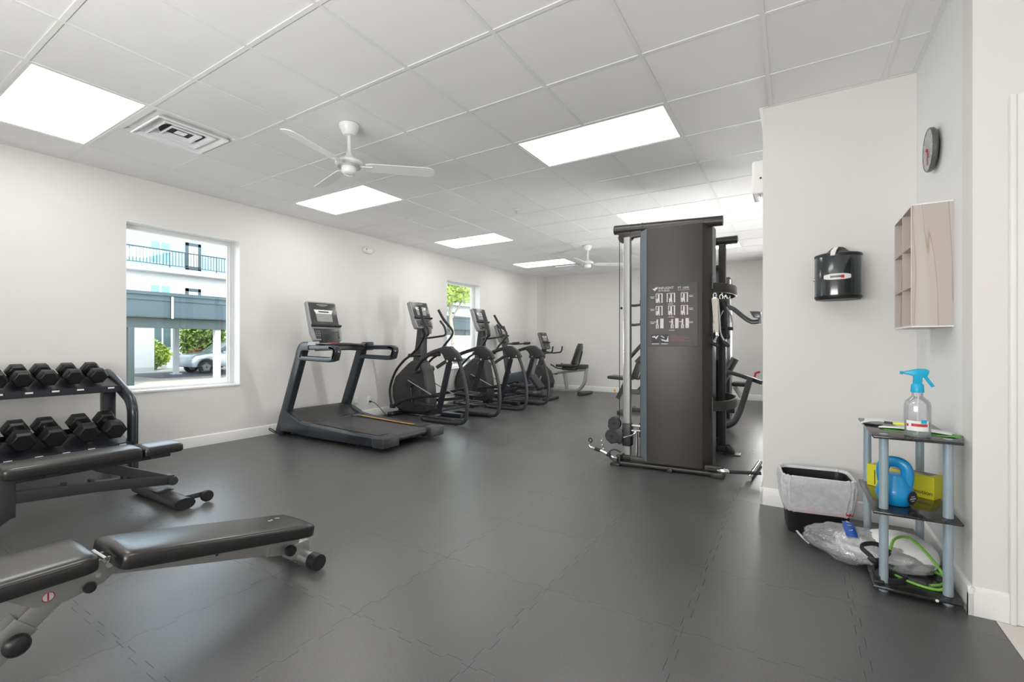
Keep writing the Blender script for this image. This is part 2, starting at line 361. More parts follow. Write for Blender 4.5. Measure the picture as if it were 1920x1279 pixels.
struct('wall_return', MB().box((XR, YR, 0), (.735, YR + .14, 3.1)).box((.735, YR, 2.1), (XH, YR + .14, 3.1)).box((1.70, YR, 0), (XH, YR + .14, 2.1)), M['wall'])
struct('wall_hall', MB().box((XH, YF - .2, 0), (XH + .15, YR + .14, 3.1)), M['wall'])
struct('wall_front', MB().box((XL, YF - .2, 0), (XH, YF, 3.1)), M['wall'])
# door in the return wall
d1 = structe('door_1')
cas = MB(); cy = YR - .018
cas.prism([(.735, 0), (.735, 2.12), (1.71, 2.12), (1.71, 0), (1.63, 0), (1.63, 2.04), (.815, 2.04), (.815, 0)], cy, YR, 'y', .004)
cas.prism([(.735, 0), (.735, 2.12), (.752, 2.12), (.752, 0)], cy - .008, cy, 'y', .002)
part('door_casing', cas, M['trimw'], d1)
lf = MB().box((.82, YR + .03, .012), (1.625, YR + .07, 2.035), .003)
for z0, z1 in ((.2, .95), (1.08, 1.9)): lf.box((.93, YR + .024, z0), (1.515, YR + .032, z1), .006)
leaf = part('door_leaf', lf, M['trimw'], d1)
part('door_handle', MB().cyl((1.55, YR + .03, 1.0), (1.55, YR - .03, 1.0), .012).cyl((1.55, YR - .03, 1.0), (1.44, YR - .03, 1.0), .009), M['chrome'], leaf)
part('door_jamb', MB().box((.735, YR + .001, 0), (.82, YR + .139, 2.04)).box((1.625, YR + .001, 0), (1.70, YR + .139, 2.04)).box((.735, YR + .001, 2.035), (1.70, YR + .139, 2.1)), M['trimw'], d1)
# baseboards
def bb(name, a, b_, n):
    """a,b ends on the wall face, n = outward normal"""
    a = Vector((*a, 0)); b_ = Vector((*b_, 0)); n = Vector((*n, 0))
    pr = [(0, 0), (.017, 0), (.017, .088), (.013, .098), (.013, .104), (.006, .114), (0, .116)]
    t = MB(); A = [t.b.verts.new(a + n * u + Vector((0, 0, v))) for u, v in pr]; B = [t.b.verts.new(b_ + n * u + Vector((0, 0, v))) for u, v in pr]
    k = len(pr)
    for i in range(k): t.b.faces.new((A[i], B[i], B[(i + 1) % k], A[(i + 1) % k]))
    t.b.faces.new(A); t.b.faces.new(list(reversed(B)))
    return struct(name, t, M['trimw'])
bb('baseboard_left', (XL, YF), (XL, 9.74), (1, 0))
bb('baseboard_corner', (XL, 9.74), (-5.283, 9.74), (0, -1)); bb('baseboard_column', (-5.30, 9.723), (-5.30, YB), (1, 0))
bb('baseboard_back', (-5.30, YB), (XP, YB), (0, -1)); bb('baseboard_side', (XP, YP - .017), (XP, YB), (-1, 0))
bb('baseboard_partition', (XP - .017, YP), (XR, YP), (0, -1)); bb('baseboard_right', (XR, YR - .017), (XR, YP), (-1, 0))
bb('baseboard_return', (XR - .017, YR), (.735, YR), (0, -1))
# windows
def window(n, W, split):
    y0, y1, z0, z1 = W; r = structe('window_%d' % n); xf = -5.765; f = .045
    fr = MB().box((xf, y0, z0), (xf + .07, y0 + f, z1), .004).box((xf, y1 - f, z0), (xf + .07, y1, z1), .004)
    fr.box((xf, y0 + f, z0), (xf + .07, y1 - f, z0 + f), .004).box((xf, y0 + f, z1 - f), (xf + .07, y1 - f, z1), .004)
    fr.box((xf + .02, y0 + f, z0 + f), (xf + .045, y0 + f + .012, z1 - f)).box((xf + .02, y1 - f - .012, z0 + f), (xf + .045, y1 - f, z1 - f))
    fr.box((xf + .07, y1 - .02, z0), (xf + .082, y1, z1), .002)
    part('window_frame', fr, M['trimw'], r)
    part('window_pane', MB().box((xf + .03, y0 + f, z0 + f), (xf + .034, y1 - f, z1 - f)), M['glass'], r)
    t = MB()
    e = .004
    t.box((xf + .07, y0, z1 - e), (XL + .001, y1, z1)).box((xf + .07, y0, z0), (XL + .001, y0 + e, z1)).box((xf + .07, y1 - e, z0), (XL + .001, y1, z1))
    part('window_reveal', t, M['trimw'], r)
    part('window_sill', MB().box((xf + .07, y0, z0), (XL + .012, y1, z0 + .022), .004), M['trimw'], r)
window(1, W1, 0); window(2, W2, 0)
# ------------------------------------------------------------------ floor
fl = struct('floor', MB().box((XL - .02, YF, -.12), (XH, YB + .02, -.010)), M['subfloor'])
P0X, P0Y, PT = -1.555, 1.87, .59
def jig_edge(a, b_, sgn, dep=.012):
    """dovetailed joint from a to b (excl. b); odd tab count, so opposite edges mate"""
    a = Vector(a); b_ = Vector(b_); d = (b_ - a); L = d.length; d.normalize(); n = Vector((-d.y, d.x)); mg = .035
    nt = max(1, int((L - 2 * mg) / .074) | 1); step = (L - 2 * mg) / nt; out = [a, a + d * mg]
    for k in range(nt):
        s0 = a + d * (mg + step * k); o = n * (dep * sgn * (1 if k % 2 == 0 else -1))
        out += [s0 + d * .003 + o, s0 + d * (step - .003) + o]
    out.append(b_ - d * mg)
    return out
def tile_mesh(x0, y0, x1, y1, teeth=(1, 1, 1, 1)):
    pts = []; cs = [(x0, y0), (x1, y0), (x1, y1), (x0, y1)]
    for k in range(4):
        a = cs[k]; c = cs[(k + 1) % 4]
        pts += jig_edge(a, c, 1 if k < 2 else -1) if teeth[k] else [Vector(a)]
    cx, cy_ = (x0 + x1) / 2, (y0 + y1) / 2; sh = 1 - .0006 / (PT / 2)
    P = [((p.x - cx) * sh + cx, (p.y - cy_) * sh + cy_) for p in pts]
    t = bmesh.new(); top = [t.verts.new((x, y, 0)) for x, y in P]; bot = [t.verts.new((x, y, -.010)) for x, y in P]
    n = len(P); t.faces.new(top)
    for i in range(n): t.faces.new((top[i], bot[i], bot[(i + 1) % n], top[(i + 1) % n]))
    bmesh.ops.recalc_face_normals(t, faces=t.faces)
    me = bpy.data.meshes.new('rubber_tile'); t.to_mesh(me); t.free(); me.materials.append(M['floor']); return me
cache = {}
xe = [XL]; x = P0X - 6 * PT
while x < .69: xe.append(x) if x > XL + .02 else None; x += PT
xe.append(.69)
ye = [YF]; y = P0Y - 5 * PT
while y < YB - .02: ye.append(y) if y > YF + .05 else None; y += PT
ye.append(YB)
for i in range(len(xe) - 1):
    for j in range(len(ye) - 1):
        x0, x1, y0, y1 = xe[i], xe[i + 1], ye[j], ye[j + 1]
        if x0 > XP and y0 > YP: continue
        tee = (j > 0, i < len(xe) - 2, j < len(ye) - 2, i > 0)
        full = abs(x1 - x0 - PT) < 1e-3 and abs(y1 - y0 - PT) < 1e-3
        key = (round(x1 - x0, 3), round(y1 - y0, 3), tee)
        if key not in cache: cache[key] = tile_mesh(0, 0, x1 - x0, y1 - y0, tee)
        o = bpy.data.objects.new('rubber_tile', cache[key]); C.objects.link(o); o.parent = fl; o.location = (x0, y0, 0)
ct = MB().box((.002, .002, -.010), (.598, .598, -.001), .0015, 1).mesh('pale_tile', M['ctile'])
for i in range(2):
    for j in range(7):
        o = bpy.data.objects.new('pale_tile', ct); C.objects.link(o); o.parent = fl; o.location = (.692 + .6 * i, YR - .6 * (j + 1), 0)
# ------------------------------------------------------------------ ceiling
ce = struct('ceiling', MB().box((XL - .2, YF - .2, H + .14), (XH + .15, YB + .2, H + .3)), M['duct'])
GX, GY, GP = -3.80, .787, .61
lights = [(i, j) for i in (-2, 3) for j in (-4, 0, 4, 8, 12)]
vents = [(-1, 1), (-1, 13)]
taken = set(vents)
for i, j in lights: taken |= {(i, j), (i + 1, j)}
gx = [XL] + [GX + GP * i for i in range(-2, 10) if XL + .03 < GX + GP * i < XH - .03] + [XH]
gy = [YF] + [GY + GP * j for j in range(-4, 16) if YF + .03 < GY + GP * j < YB - .03] + [YB]
tc_ = {}
for i in range(len(gx) - 1):
    for j in range(len(gy) - 1):
        ci = round((gx[i] - GX) / GP) if i else -3; cj = round((gy[j] - GY) / GP) if j else -5
        if (ci, cj) in taken: continue
        if gx[i] > .4 and gy[j] > 3.7: continue
        k = (round(gx[i + 1] - gx[i], 3), round(gy[j + 1] - gy[j], 3))
        if k not in tc_:
            tc_[k] = MB().box((.009, .009, .005), (k[0] - .009, k[1] - .009, .018)).mesh('ceiling_tile', M['tile'])
        o = bpy.data.objects.new('ceiling_tile', tc_[k]); C.objects.link(o); o.parent = ce; o.location = (gx[i], gy[j], H)
def in_light(x, y0, y1):
    return any(abs(x - (GX + GP * (i + 1))) < .01 and y0 >= GY + GP * j - .01 and y1 <= GY + GP * (j + 1) + .01 for i, j in lights)
gb = .012
for xx in gx[1:-1]:
    runs = []; s0 = gy[0]
    for j in range(len(gy) - 1):
        if in_light(xx, gy[j], gy[j + 1]) :
            if gy[j] > s0 + .01: runs.append((s0, gy[j]))
            s0 = gy[j + 1]
    runs.append((s0, gy[-1]))
    for a, c in runs: part('grid_bar', MB().box((xx - gb, a + gb * 0, H), (xx + gb, c, H + .004)).box((xx - .001, a, H + .004), (xx + .001, c, H + .03)), M['grid'], ce)
for yy in gy[1:-1]:
    part('cross_bar', MB().box((XL, yy - gb, H + .0006), (XH, yy + gb, H + .0046)), M['grid'], ce)
part('wall_angle', MB().box((XL, YF, H), (XL + .022, YB, H + .004)).box((XL, YB - .022, H), (XP, YB, H + .004)).box((XP - .022, YP, H), (XP, YB, H + .004)).box((XP - .022, YP - .022, H - .0004), (XR, YP, H + .003)).box((XR - .022, YR, H), (XR, YP, H + .004)), M['grid'], ce)
# troffers
def troffer():
    r = thing('light_panel', '', 'ceiling light', (0, 0, H), group='ceiling light panels')
    L, Wd = GP * 2, GP
    f = MB(); e = .028
    f.box((gb, gb, .003), (L - gb, e, .03)).box((gb, Wd - e, .003), (L - gb, Wd - gb, .03)).box((gb, e, .003), (e, Wd - e, .03)).box((L - e, e, .003), (L - gb, Wd - e, .03))
    part('frame', f, M['troffer'], r)
    part('diffuser', MB().box((e, e, .008), (L - e, Wd - e, .016)), M['diff'], r)
    part('housing', MB().box((e, e, .05), (L - e, Wd - e, .12), .01), M['troffer'], r)
    return r
LN = {(-2, 0): 'large ceiling light panel at the upper left, nearest the square air vent', (-2, 4): 'ceiling light panel just below the near ceiling fan', (-2, 8): 'ceiling light panel above the second window by the left wall',
      (-2, 12): 'small far ceiling light panel beside the far fan, nearest the back left corner', (3, 4): 'wide ceiling light panel at the top centre in front of the tall weight tower', (3, 8): 'ceiling light panel directly above the top of the tall weight tower',
      (3, 12): 'farthest ceiling light panel, half hidden behind the weight tower top bar', (-2, -4): 'ceiling light panel behind the camera over the dumbbell side', (3, -4): 'ceiling light panel at the front wall behind the camera', (3, 0): 'ceiling light panel directly above the camera position'}
t0 = None
for i, j in lights:
    loc = (GX + GP * i, GY + GP * j, H)
    if t0 is None: t0 = troffer(); t0.location = loc; t0['label'] = LN[(i, j)]
    else: dup(t0, loc, label=LN[(i, j)])
def vent(i, j, label):
    r = thing('air_vent', label, 'air vent', (GX + GP * i, GY + GP * j, H), group='square ceiling air diffusers')
    part('backing_plate', MB().box((gb, gb, .022), (GP - gb, GP - gb, .03)), M['white'], r)
    part('duct_opening', MB().cyl((GP / 2 - .02, GP / 2 + .02, .018), (GP / 2 - .02, GP / 2 + .02, .0215), .15, 28), M['duct'], r)
    part('border', MB().box((gb, gb, .001), (GP - gb, .03, .022)).box((gb, GP - .03, .001), (GP - gb, GP - gb, .022)).box((gb, .03, .001), (.03, GP - .03, .022)).box((GP - .03, .03, .001), (GP - gb, GP - .03, .022)), M['grid'], r)
    c = GP / 2
    for s, wd_, z in ((.240, .024, -.016), (.172, .022, -.010), (.105, .020, -.004)):
        m = MB(); q = s - wd_; h_ = .022
        for a0, a1, b0, b1 in (((c - s, c - s), (c + s, c - s), (c - q, c - q), (c + q, c - q)), ((c + s, c - s), (c + s, c + s), (c + q, c - q), (c + q, c + q)), ((c + s, c + s), (c - s, c + s), (c + q, c + q), (c - q, c + q)), ((c - s, c + s), (c - s, c - s), (c - q, c + q), (c - q, c - q))):
            V = [m.b.verts.new(p) for p in ((*a0, z), (*a1, z), (*b1, z + h_), (*b0, z + h_), (*a0, z + .003), (*a1, z + .003), (*b1, z + h_ + .003), (*b0, z + h_ + .003))]
            for f in ((0, 1, 2, 3), (7, 6, 5, 4), (0, 4, 5, 1), (2, 6, 7, 3)): m.b.faces.new([V[k] for k in f])
        for lo, hi in (((c - s, c - s), (c + s, c - s + .009)), ((c - s, c + s - .009), (c + s, c + s)), ((c - s, c - s + .009), (c - s + .009, c + s - .009)), ((c + s - .009, c - s + .009), (c + s, c + s - .009))): m.box((*lo, z - .007), (*hi, z + .0005))
        part('louver_ring', m, M['louver'], r, ang=.3)
    part('centre_plate', MB().box((c - .035, c - .035, .004), (c + .035, c + .035, .008)), M['louver'], r)
    return r
vent(-1, 1, 'square white louvred air vent beside the upper left light panel'); vent(-1, 13, 'far square air vent beyond the far left light panel, near the back wall')
# ------------------------------------------------------------------ ceiling fans
def fan(loc, rz, label):
    r = thing('ceiling_fan', label, 'ceiling fan', loc, rz, 'white three-blade ceiling fans')
    part('canopy', MB().lathe([(.074, 0), (.072, -.02), (.058, -.05), (.040, -.078), (.022, -.082), (.0, -.082)], seg=28), M['whitem'], r)
    part('downrod', MB().cyl((0, 0, -.08), (0, 0, -.22), .013, 14), M['whitem'], r)
    mo = part('motor_housing', MB().lathe([(.013, -.20), (.022, -.215), (.03, -.235), (.07, -.26), (.098, -.278), (.102, -.295), (.09, -.304), (.0, -.304)], seg=32), M['whitem'], r)
    part('motor_ring', MB().lathe([(.082, -.304), (.084, -.318), (.0, -.318)], seg=32), M['alu'], r)
    part('switch_cup', MB().lathe([(.055, -.318), (.058, -.335), (.056, -.355), (.045, -.368), (.02, -.374), (.0, -.375)], seg=28), M['whitem'], r)
    for k in range(3):
        a = k * 2 * PI / 3; m = Matrix.Rotation(a, 4, 'Z')
        t = MB()
        n = 14; top = []; bot = []
        pts = [(.12, -.042), (.16, -.052), (.56, -.062), (.60, -.058), (.625, -.04), (.635, 0), (.625, .04), (.60, .052), (.56, .056), (.16, .05), (.12, .042)]
        t.prism(pts, -.003, .003, 'z', .001, 1)
        mm = m @ Matrix.Translation((0, 0, -.31)) @ Matrix.Rotation(math.radians(-14), 4, 'X')
        bmesh.ops.transform(t.b, matrix=mm, verts=t.b.verts)
        bl = part('blade', t, M['whitem'], r)
        t = MB().box((.06, -.018, -.004), (.17, .018, .003), .002)
        bmesh.ops.transform(t.b, matrix=m @ Matrix.Translation((0, 0, -.312)) @ Matrix.Rotation(math.radians(-8), 4, 'X'), verts=t.b.verts)
        part('blade_bracket', t, M['whitem'], bl)
    return r
fan((-2.856, 2.298, H), math.radians(44), 'near white ceiling fan hanging before the middle left light panel')
fan((-2.966, 7.242, H), math.radians(34), 'far white ceiling fan next to the silver cable post')
# sprinkler and wall sounder
r = thing('sprinkler_head', 'small white and chrome sprinkler head on the middle of the ceiling', 'sprinkler', (-2.909, 4.82, H))
part('escutcheon', MB().lathe([(.042, 0), (.04, -.008), (.02, -.016), (.0, -.016)]), M['white'], r)
part('nozzle', MB().cyl((0, 0, -.014), (0, 0, -.05), .008, 10).lathe([(.022, -.05), (.022, -.054), (0, -.054)], seg=12).box((-.012, -.002, -.05), (.012, .002, -.02)), M['chrome'], r)
r = thing('alarm_sounder', 'oval white alarm unit high on the left wall between the windows', 'alarm', (XL, 4.80, 2.54))
part('housing', MB().lathe([(.001, 0), (.10, 0), (.103, .01), (.098, .03), (.08, .045), (.04, .052), (0, .054)], m=Matrix.Rotation(PI / 2, 4, 'Y') @ Matrix.Diagonal((.52, 1, 1, 1)), seg=28), M['white'], r)
part('indicator', MB().cyl((.04, -.055, .01), (.052, -.055, .01), .009, 12), M['clockr'], r)
# outlets
r0 = thing('wall_outlet', 'blank white wall outlet, left of the pair behind the treadmill', 'outlet', (XL, 4.59, .276), group='wall outlets low on the left wall')
part('cover_plate', MB().box((0, -.036, -.058), (.006, .036, .058), .003), M['white'], r0)
part('socket', MB().box((.006, -.017, .008), (.009, .017, .042), .004).box((.006, -.017, -.042), (.009, .017, -.008), .004), M['whitem'], r0)
dup(r0, (XL, 4.833, .262), label='white wall outlet with the black plug in it, beside the first elliptical')
pc = thing('power_cable', 'black power cord drooping from the outlet to the first elliptical', 'cord', (XL, 4.833, .262))
part('plug', MB().box((.009, -.012, -.038), (.045, .012, -.012), .005), M['black'], pc)
part('cable', MB().tube(spline([(.045, 0, -.025), (.10, .03, -.05), (.16, .08, -.13), (.2, .14, -.22), (.21, .2, -.256), (.14, .26, -.256), (.12, .18, -.256), (.2, .12, -.256), (.26, .2, -.256), (.27, .32, -.24)], 8), .0045, 7), M['cable'], pc)
# wall box on the far side wall
r = thing('wall_box', 'white wall-mounted box with a dark dot, high behind the partition edge', 'box', (XP, 3.9, 2.335))
part('housing', MB().box((-.075, -.12, -.12), (0, .12, .12), .012, 3), M['white'], r)
part('sensor_eye', MB().cyl((-.02, -.12, -.01), (-.02, -.1225, -.01), .007, 12), M['bolt'], r)
part('cable_gland', MB().cyl((-.03, -.08, -.12), (-.03, -.08, -.135), .008, 10), M['alu'], r)
# ================================================================== OUTDOORS
GZ = -.45
g = MB().box((-60, -25, GZ - .3), (XL - .25, 70, GZ)); o = struct('ground', g, M['pave'])
part('asphalt_lane', MB().box((-29.2, 9.2, GZ), (-24.2, 60, GZ + .01)), M['asph'], o)
bd = thing('apartment_building', 'white apartment building with dark-railed walkways beyond the carport', 'building')
part('wall', MB().box((-44, -6, GZ), (-34, 60, 9.4)), M['bwall'], bd)
part('upper_wall', MB().box((-34, -6, 5.9), (-33.98, 60, 9.4)), M['bwallb'], bd, 'pale blue upper storey wall')
part('walkway', MB().box((-34, -6, 5.55), (-33.2, 60, 5.85)).box((-34, -6, 2.6), (-33.8, 60, 2.68)), M['bwall'], bd)
part('side_wing', MB().box((-36, 4, GZ), (-30.5, 11.35, 2.6)), M['bwall'], bd)
def bwin(y0, y1, z0, z1, m):
    f = part('window', MB().box((-33.99, y0 - .06, z0 - .06), (-33.93, y1 + .06, z1 + .06)), M['bwall'], bd)
    ym = (y0 + y1) / 2
    part('pane', MB().box((-33.94, y0, z0), (-33.90, ym - .05, z1)).box((-33.94, ym + .05, z0), (-33.90, y1, z1)), m, f)
def bdoor(y0, y1, z0, z1):
    f = part('door', MB().box((-33.99, y0, z0), (-33.9, y0 + .17, z1)).box((-33.99, y1 - .17, z0), (-33.9, y1, z1)).box((-33.99, y0, z1 - .2), (-33.9, y1, z1)).box((-33.99, y0, z0), (-33.9, y1, z0 + .35)), M['teal'], bd)
    part('pane', MB().box((-33.98, y0 + .17, z0 + .35), (-33.93, y1 - .17, z1 - .2)), M['bwall'], f)
for k in range(-1, 5):
    o_ = k * 9.0
    bwin(12.45 + o_, 13.45 + o_, 6.2, 7.5, M['bglass']); bwin(12.45 + o_, 13.45 + o_, 3.0, 4.75, M['bglass']); bwin(12.6 + o_, 13.5 + o_, .9, 2.1, M['bglassd'])
    bdoor(14.35 + o_, 15.25 + o_, 5.86, 7.75); bdoor(14.35 + o_, 15.25 + o_, 2.7, 4.75)
rl = MB().box((-33.28, -6, 6.88), (-33.22, 60, 6.95)).box((-33.28, -6, 5.98), (-33.22, 60, 6.02))
part('handrail', rl, M['teald'], bd)
bal = MB()
for k in range(int(40 / .17)):
    y = 5 + k * .17; bal.box((-33.265, y, 5.7 if k % 16 == 0 else 6.0), (-33.235, y + (.05 if k % 16 == 0 else .028), 6.9))
o = part('balusters', bal, M['teald'], bd); o['kind'] = 'stuff'
cp = thing('carport', 'long dark teal carport with white posts outside the left windows', 'carport')
part('roof', MB().prism([(-27.6, 3.35), (-21.3, 2.75), (-21.0, 3.05), (-21.0, 3.12), (-27.6, 3.62)], -6, 60, 'y'), M['teal'], cp)
part('fascia', MB().box((-21.0, -6, 2.15), (-20.9, 60, 3.05)).box((-20.9, -6, 2.98), (-20.84, 60, 3.07)).box((-20.9, -6, 2.78), (-20.86, 60, 2.84)), M['teal'], cp)
part('beam', MB().box((-21.25, -6, 1.72), (-21.02, 60, 2.16)).box((-20.98, -6, 2.12), (-20.86, 60, 2.17)), M['teald'], cp)
part('rear_beam', MB().box((-27.2, -6, 2.9), (-26.9, 60, 3.3)), M['teald'], cp)
part('front_post', MB().box((-21.2, 7.0, GZ), (-21.0, 7.19, 1.75), .01), M['teald'], cp, 'dark steel post')
part('downpipe', MB().cyl((-20.82, 8.35, 2.1), (-20.82, 8.35, 2.95), .04, 8), M['bwall'], cp)
for x_, y_ in ((-26.8, 10.9), (-21.3, 10.2), (-26.8, 15.6), (-21.3, 14.9), (-26.8, 20.3), (-21.3, 19.6), (-26.8, 25), (-21.3, 24.3), (-21.3, 29)):
    part('post', MB().box((x_ - .11, y_ - .11, GZ), (x_ + .11, y_ + .11, 1.72 if x_ > -22 else 2.95), .01).box((x_ - .2, y_ - .2, GZ), (x_ + .2, y_ + .2, GZ + .06), .01), M['bwall'], cp)
def foliage(c, s, n, size, seed):
    rn = random.Random(seed); t = MB(); vs = t.b.verts
    for _ in range(n):
        while True:
            p = Vector((rn.uniform(-1, 1), rn.uniform(-1, 1), rn.uniform(-1, 1)))
            if p.length < 1 and p.length > .45: break
        wob = 1 + .18 * math.sin(p.x * 7 + seed) * math.cos(p.y * 6)
        q = Vector((p.x * s[0], p.y * s[1], p.z * s[2])) * wob
        a = Vector((rn.uniform(-1, 1), rn.uniform(-1, 1), rn.uniform(-1, 1))).normalized(); b_ = a.orthogonal().normalized(); sz = size * rn.uniform(.6, 1.3)
        A = q + Vector(c); t.b.faces.new([vs.new(A - a * sz), vs.new(A + b_ * sz * .5), vs.new(A + a * sz), vs.new(A - b_ * sz * .5)])
    return t
def bush(c, s, n, size, m, seed, label, group, stem=.25):
    r = thing('hedge_shrub', label, 'shrub', (c[0], c[1], GZ), 0, group)
    f = part('foliage', foliage((0, 0, c[2] - GZ), s, n, size, seed), m, r, recalc=False); f['kind'] = 'stuff'
    st = MB()
    for k in range(5): a = k * 1.3; st.tube([(0.1 * math.cos(a), .1 * math.sin(a), 0), (s[0] * .3 * math.cos(a), s[1] * .4 * math.sin(a), (c[2] - GZ))], .04, 6)
    part('stem', st, M['bark'], r)
G_ = 'shrubs behind the carport'
bush((-32.6, 12.1, .45), (.6, .85, .75), 1500, .11, M['leaf3'], 1, 'small yellow-green shrub under the lower building window', G_)
bush((-30.6, 13.9, 1.35), (1.1, 1.2, 1.5), 4200, .12, M['leaf1'], 2, 'tall green shrub between the two white carport posts', G_)
bush((-28.6, 13.3, .25), (.6, 1.5, .6), 2200, .10, M['leaf2'], 3, 'low rust-brown shrub beside the parked car', G_)
bush((-30.4, 17.3, 1.3), (1.1, 1.9, 1.6), 3200, .12, M['leaf1'], 4, 'tall green shrub right of the parked car, cut by the window frame', G_)
bush((-29.6, 27.0, 1.2), (1.3, 5.5, 1.0), 4200, .14, M['leaf3'], 5, 'long bright green hedge seen under the carport through the far window', G_)
tr = thing('tree', 'bright green tree seen through the far window', 'tree', (-17.5, 21.4, GZ))
part('trunk', MB().tube(spline([(0, 0, 0), (.1, .1, 1.8), (-.05, .05, 3.2), (.1, 0, 4.6)], 4), .11, 8, scale=None).tube([(0, .05, 3), (.6, .8, 4.6)], .05, 6).tube([(0, .05, 3.2), (-.5, -.8, 4.8)], .05, 6), M['bark'], tr)
f = part('crown', foliage((0, 0, 5.1), (1.5, 1.9, 1.15), 3600, .13, 9), M['leaf3'], tr, recalc=False); f['kind'] = 'stuff'
# parked car, nose towards -y
car = thing('parked_car', 'silver-blue car parked under the carport, seen through the first window', 'car', (-27.0, 11.35, GZ))
def carbody():
    t = MB()
    side = [(0, .34), (-.04, .62), (.02, .86), (.12, .98), (.6, 1.07), (1.15, 1.13), (1.85, 1.62), (2.5, 1.72), (3.6, 1.70), (4.25, 1.50), (4.42, 1.10), (4.48, .75), (4.44, .34), (3.92, .30), (3.86, .52), (3.70, .68), (3.5, .74), (3.3, .68), (3.14, .52), (3.08, .30), (1.06, .34), (1.02, .52), (.88, .68), (.66, .75), (.44, .68), (.30, .52), (.25, .34)]
    t.prism(side, -.88, .88, 'x', .06, 3); return t
part('body', carbody(), M['carp'], car, ang=.5)
gl = MB()
for sx in (1, -1):
    gl.prism([(1.30, 1.15), (1.92, 1.56), (2.50, 1.64), (2.50, 1.15)], sx * .885, sx * .87, 'x').prism([(2.58, 1.15), (2.58, 1.64), (3.5, 1.62), (3.95, 1.45), (3.85, 1.15)], sx * .885, sx * .87, 'x')
gl.quad((-.72, 1.14, 1.09), (.72, 1.14, 1.09), (.62, 1.9, 1.56), (-.62, 1.9, 1.56))
part('windows', gl, M['carg'], car)
for yy in (.66, 3.5):
    for sx in (-.78, .78):
        wh = part('wheel', MB().lathe([(.0, -.1), (.31, -.1), (.34, -.07), (.34, .07), (.31, .1), (0, .1)], m=Matrix.Translation((sx, yy, .34)) @ Matrix.Rotation(PI / 2, 4, 'Y'), seg=28), M['tyre'], car)
        h = MB().lathe([(.19, -.104), (.19, .104), (0, .104)], m=Matrix.Translation((sx, yy, .34)) @ Matrix.Rotation(PI / 2, 4, 'Y'), seg=10)
        for k in range(5):
            a = k * 2 * PI / 5; h.box((sx + .1 if sx > 0 else sx - .115, yy - .03, .34), (sx + .115 if sx > 0 else sx - .1, yy + .03, .56), rot=(a, 0, 0), piv=(sx, yy, .34))
        part('rim', h, M['console'], wh)
part('wing_mirror', MB().box((.88, 1.42, 1.04), (1.06, 1.56, 1.18), .03).box((-1.06, 1.42, 1.04), (-.88, 1.56, 1.18), .03), M['carp'], car)
part('headlamp', MB().box((.55, -.015, .66), (.86, .2, .80), .03).box((-.86, -.015, .66), (-.55, .2, .80), .03), M['lcdw'], car)
part('arch_trim', MB().sec([(.89, .66 + .42 * math.cos(a), .34 + .42 * math.sin(a)) for a in [PI * k / 12 for k in range(13)]], rrect(.012, .03, .004, 2), up=(1, 0, 0)), M['teald'], car)
# ================================================================== DUMBBELL RACK
rk = thing('dumbbell_rack', 'black two-tier dumbbell rack against the left wall at the left edge', 'rack', (-5.1, 1.66, 0))
RL = 1.55  # length towards -y
T = math.tan(math.radians(15))
for s, yy in enumerate((0, -RL)):
    p = fillet([(-.36, yy, .835), (-.22, yy, .80), (.215, yy, .625), (.215, yy, .0)], .13, 8)
    part('side_frame', MB().sec(p, rrect(.055, .03, .028, 5), up=None), M['navy'], rk)
    part('base_foot', MB().box((-.40, yy - .03, 0), (.17, yy + .03, .055), .012), M['rackm'], rk)
    iy = yy - .075 if s == 0 else yy + .075
    part('upright', MB().box((-.13, iy - .045, .04), (-.05, iy + .045, .74), .006).box((-.12, min(iy, yy), .30), (-.06, max(iy, yy), .36)), M['rackm'], rk)
def tray(xf, xb, zf, zb):
    t = MB(); y0, y1 = -RL + .03, -.035
    t.prism([(xf, zf - .045), (xf + .012, zf - .045), (xf + .012, zf + .008), (xf, zf + .008)], y0, y1, 'y')
    t.prism([(xf, zf - .02), (xb, zb - .02), (xb, zb - .006), (xf, zf - .006)], y0, y1, 'y')
    t.prism([(xb - .012, zb - .03), (xb, zb - .03), (xb, zb + .02), (xb - .012, zb + .02)], y0, y1, 'y')
    return t
ut = part('upper_shelf', tray(.05, -.30, .748, .748 + .35 * T), M['rackm'], rk); lt = part('lower_shelf', tray(.30, -.08, .285, .285 + .38 * T), M['rackm'], rk)
for k, yy in enumerate((-.10, -.30, -.45, -.60, -.76)):
    for pr, x_, z_ in ((ut, .0625, .738), (lt, .3125, .275)):
        part('weight_sticker', MB().box((x_, yy - .022, z_ - .004), (x_ + .001, yy + .022, z_ + .009)), M['white'], pr, 'small white weight sticker')
